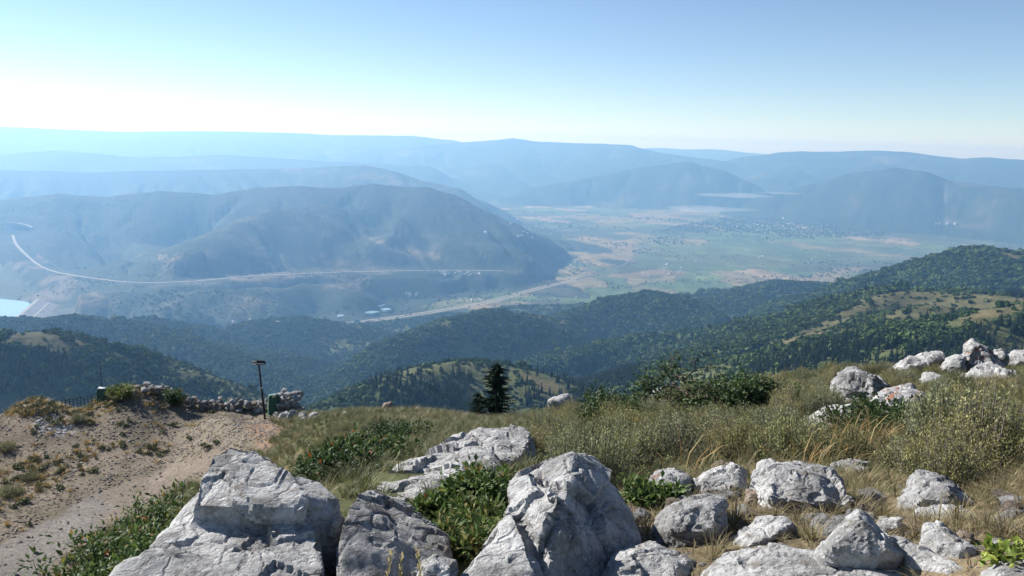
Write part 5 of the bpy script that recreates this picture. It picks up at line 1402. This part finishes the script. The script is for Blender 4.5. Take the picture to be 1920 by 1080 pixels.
pm = MB(); pm.tube([(0, 0, -.3), (0, 0, Hs)], [.045, .04], 10); link('post', pm.mesh('post', M_BLACK, True), sg)
cuboid('band', 0, 0, Hs * .56, .10, .10, .05, flat_mat('grey_tape', (.35, .36, .38)), sg)
bd = cuboid('board', .03, -.06, Hs + .02, .60, .03, .19, M_BLACK, sg, (0, .0, 0), .006)
bd.rotation_euler = (0, .06, -.12)
poly_plate('white_panel', [(-.295, -.088), (-.105, -.088), (-.105, .088), (-.295, .088)], .004, M_WHITE, bd, (0, -.0155, 0))
for dx in (-.245, -.155): poly_plate('black_diamond', [(dx - .042, 0), (dx, -.052), (dx + .042, 0), (dx, .052)], .003, M_BLACK, bd, (0, -.0200, 0))
poly_plate('name_line', [(-.06, -.055), (.27, -.055), (.27, -.03), (-.06, -.03)], .003, M_WHITE, bd, (0, -.0155, 0))
def green_box(px, py, w, h, lab, rz, r0_=16):
    p = hit(px, py, r0_, 60)
    e = link('padded_box', None, loc=tuple(p), rot=(0, .03, rz)); tag(e, lab, 'padded box')
    hz_ = lambda x_: h + .05 * (x_ / w)
    # three padded walls with an open back and a sagging top flap
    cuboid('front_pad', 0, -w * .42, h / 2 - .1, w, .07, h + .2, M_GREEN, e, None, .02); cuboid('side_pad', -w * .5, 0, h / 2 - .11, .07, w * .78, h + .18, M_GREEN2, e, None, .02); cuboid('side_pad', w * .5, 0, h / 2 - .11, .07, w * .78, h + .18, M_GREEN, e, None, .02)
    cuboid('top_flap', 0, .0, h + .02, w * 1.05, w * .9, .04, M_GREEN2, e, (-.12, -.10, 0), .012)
    cuboid('inner_post', 0, w * .1, h / 2 - .1, .09, .09, h + .15, M_STEEL, e)
    return e
green_box(513, 776, .40, .86, 'dark green padded box standing right behind the trail sign', .35)
gb = green_box(192, 752, .34, .55, 'small green padded box with a thin pole at the end of the fence', .1)
pm = MB(); pm.tube([(-.05, .1, 0), (-.08, .1, 1.55)], [.018, .014], 6); link('pole', pm.mesh('pole', M_STEEL), gb)
cuboid('white_cap', -.02, -.02, .60, .26, .24, .04, M_WHITE, gb, (0, .1, 0), .01)
green_box(4, 755, .34, .55, 'small dark green padded box at the open end of the pad', -.1)
f0, f1 = A(116, 752, 41.0), A(186, 752, 41.0)
f0[2] = Z(f0[0], f0[1])[0]; f1[2] = Z(f1[0], f1[1])[0]
fe_ = link('wire_fence', None, loc=tuple(f0)); tag(fe_, 'low dark metal fence with slim posts on the rim', 'fence')
nP = 11
for k in range(nP):
    q = (f1 - f0) * k / (nP - 1)
    cuboid('post', q[0], q[1], .06, .022, .022, .62 + .05 * (k % 3), M_STEEL, fe_)
for hz_ in (.08, .20, .31):
    pm = MB(); pm.tube([(0, 0, hz_), tuple((f1 - f0) * .5 + np.array([0, 0, hz_ - .02])), tuple(f1 - f0 + np.array([0, 0, hz_]))], [.010] * 3, 5); link('rail', pm.mesh('rail', M_STEEL), fe_)

# ------------------------------------------------------------------ low smoke over the valley
def smoke_mat(d):
    m = NT('thin_smoke'); v = m.n('ShaderNodeVolumePrincipled'); v.inputs['Color'].default_value = (.93, .96, 1, 1); v.inputs['Density'].default_value = d; v.inputs['Anisotropy'].default_value = .4
    m.t.links.new(v.outputs[0], m.out.inputs['Volume']); return m.m
sm_m = smoke_mat(.0009)
for q, (px, py, R_, sx, sy, sz, rz, lab) in enumerate(((1370, 366, 9800, 420, 260, 22, .1, 'thin white smoke layer spreading above the valley fields'), (1470, 362, 9900, 330, 120, 12, -.05, 'flat tail of white smoke drifting towards the dark hill'), (1330, 392, 9000, 420, 300, 26, .25, 'faint smoke veil sinking over the fields'))):
    bm = bmesh.new(); bmesh.ops.create_icosphere(bm, subdivisions=4, radius=1)
    for v in bm.verts:
        k = 1 + .35 * math.sin(3 * v.co.x + 2 * v.co.y + q) * math.cos(2.3 * v.co.y - q); v.co = Vector((v.co.x * sx * k, v.co.y * sy * k, v.co.z * sz * (1 + .3 * math.sin(5 * v.co.x + q))))
    me = bpy.data.meshes.new('smoke'); bm.to_mesh(me); bm.free(); me.materials.append(sm_m)
    p = A(px, py, R_); zf_ = float(Z(p[0], p[1])[0]) + sz * 1.6
    tag(link('smoke', me, loc=(p[0], p[1], max(p[2], zf_)), rot=(0, 0, rz)), lab, 'smoke', kind='stuff')
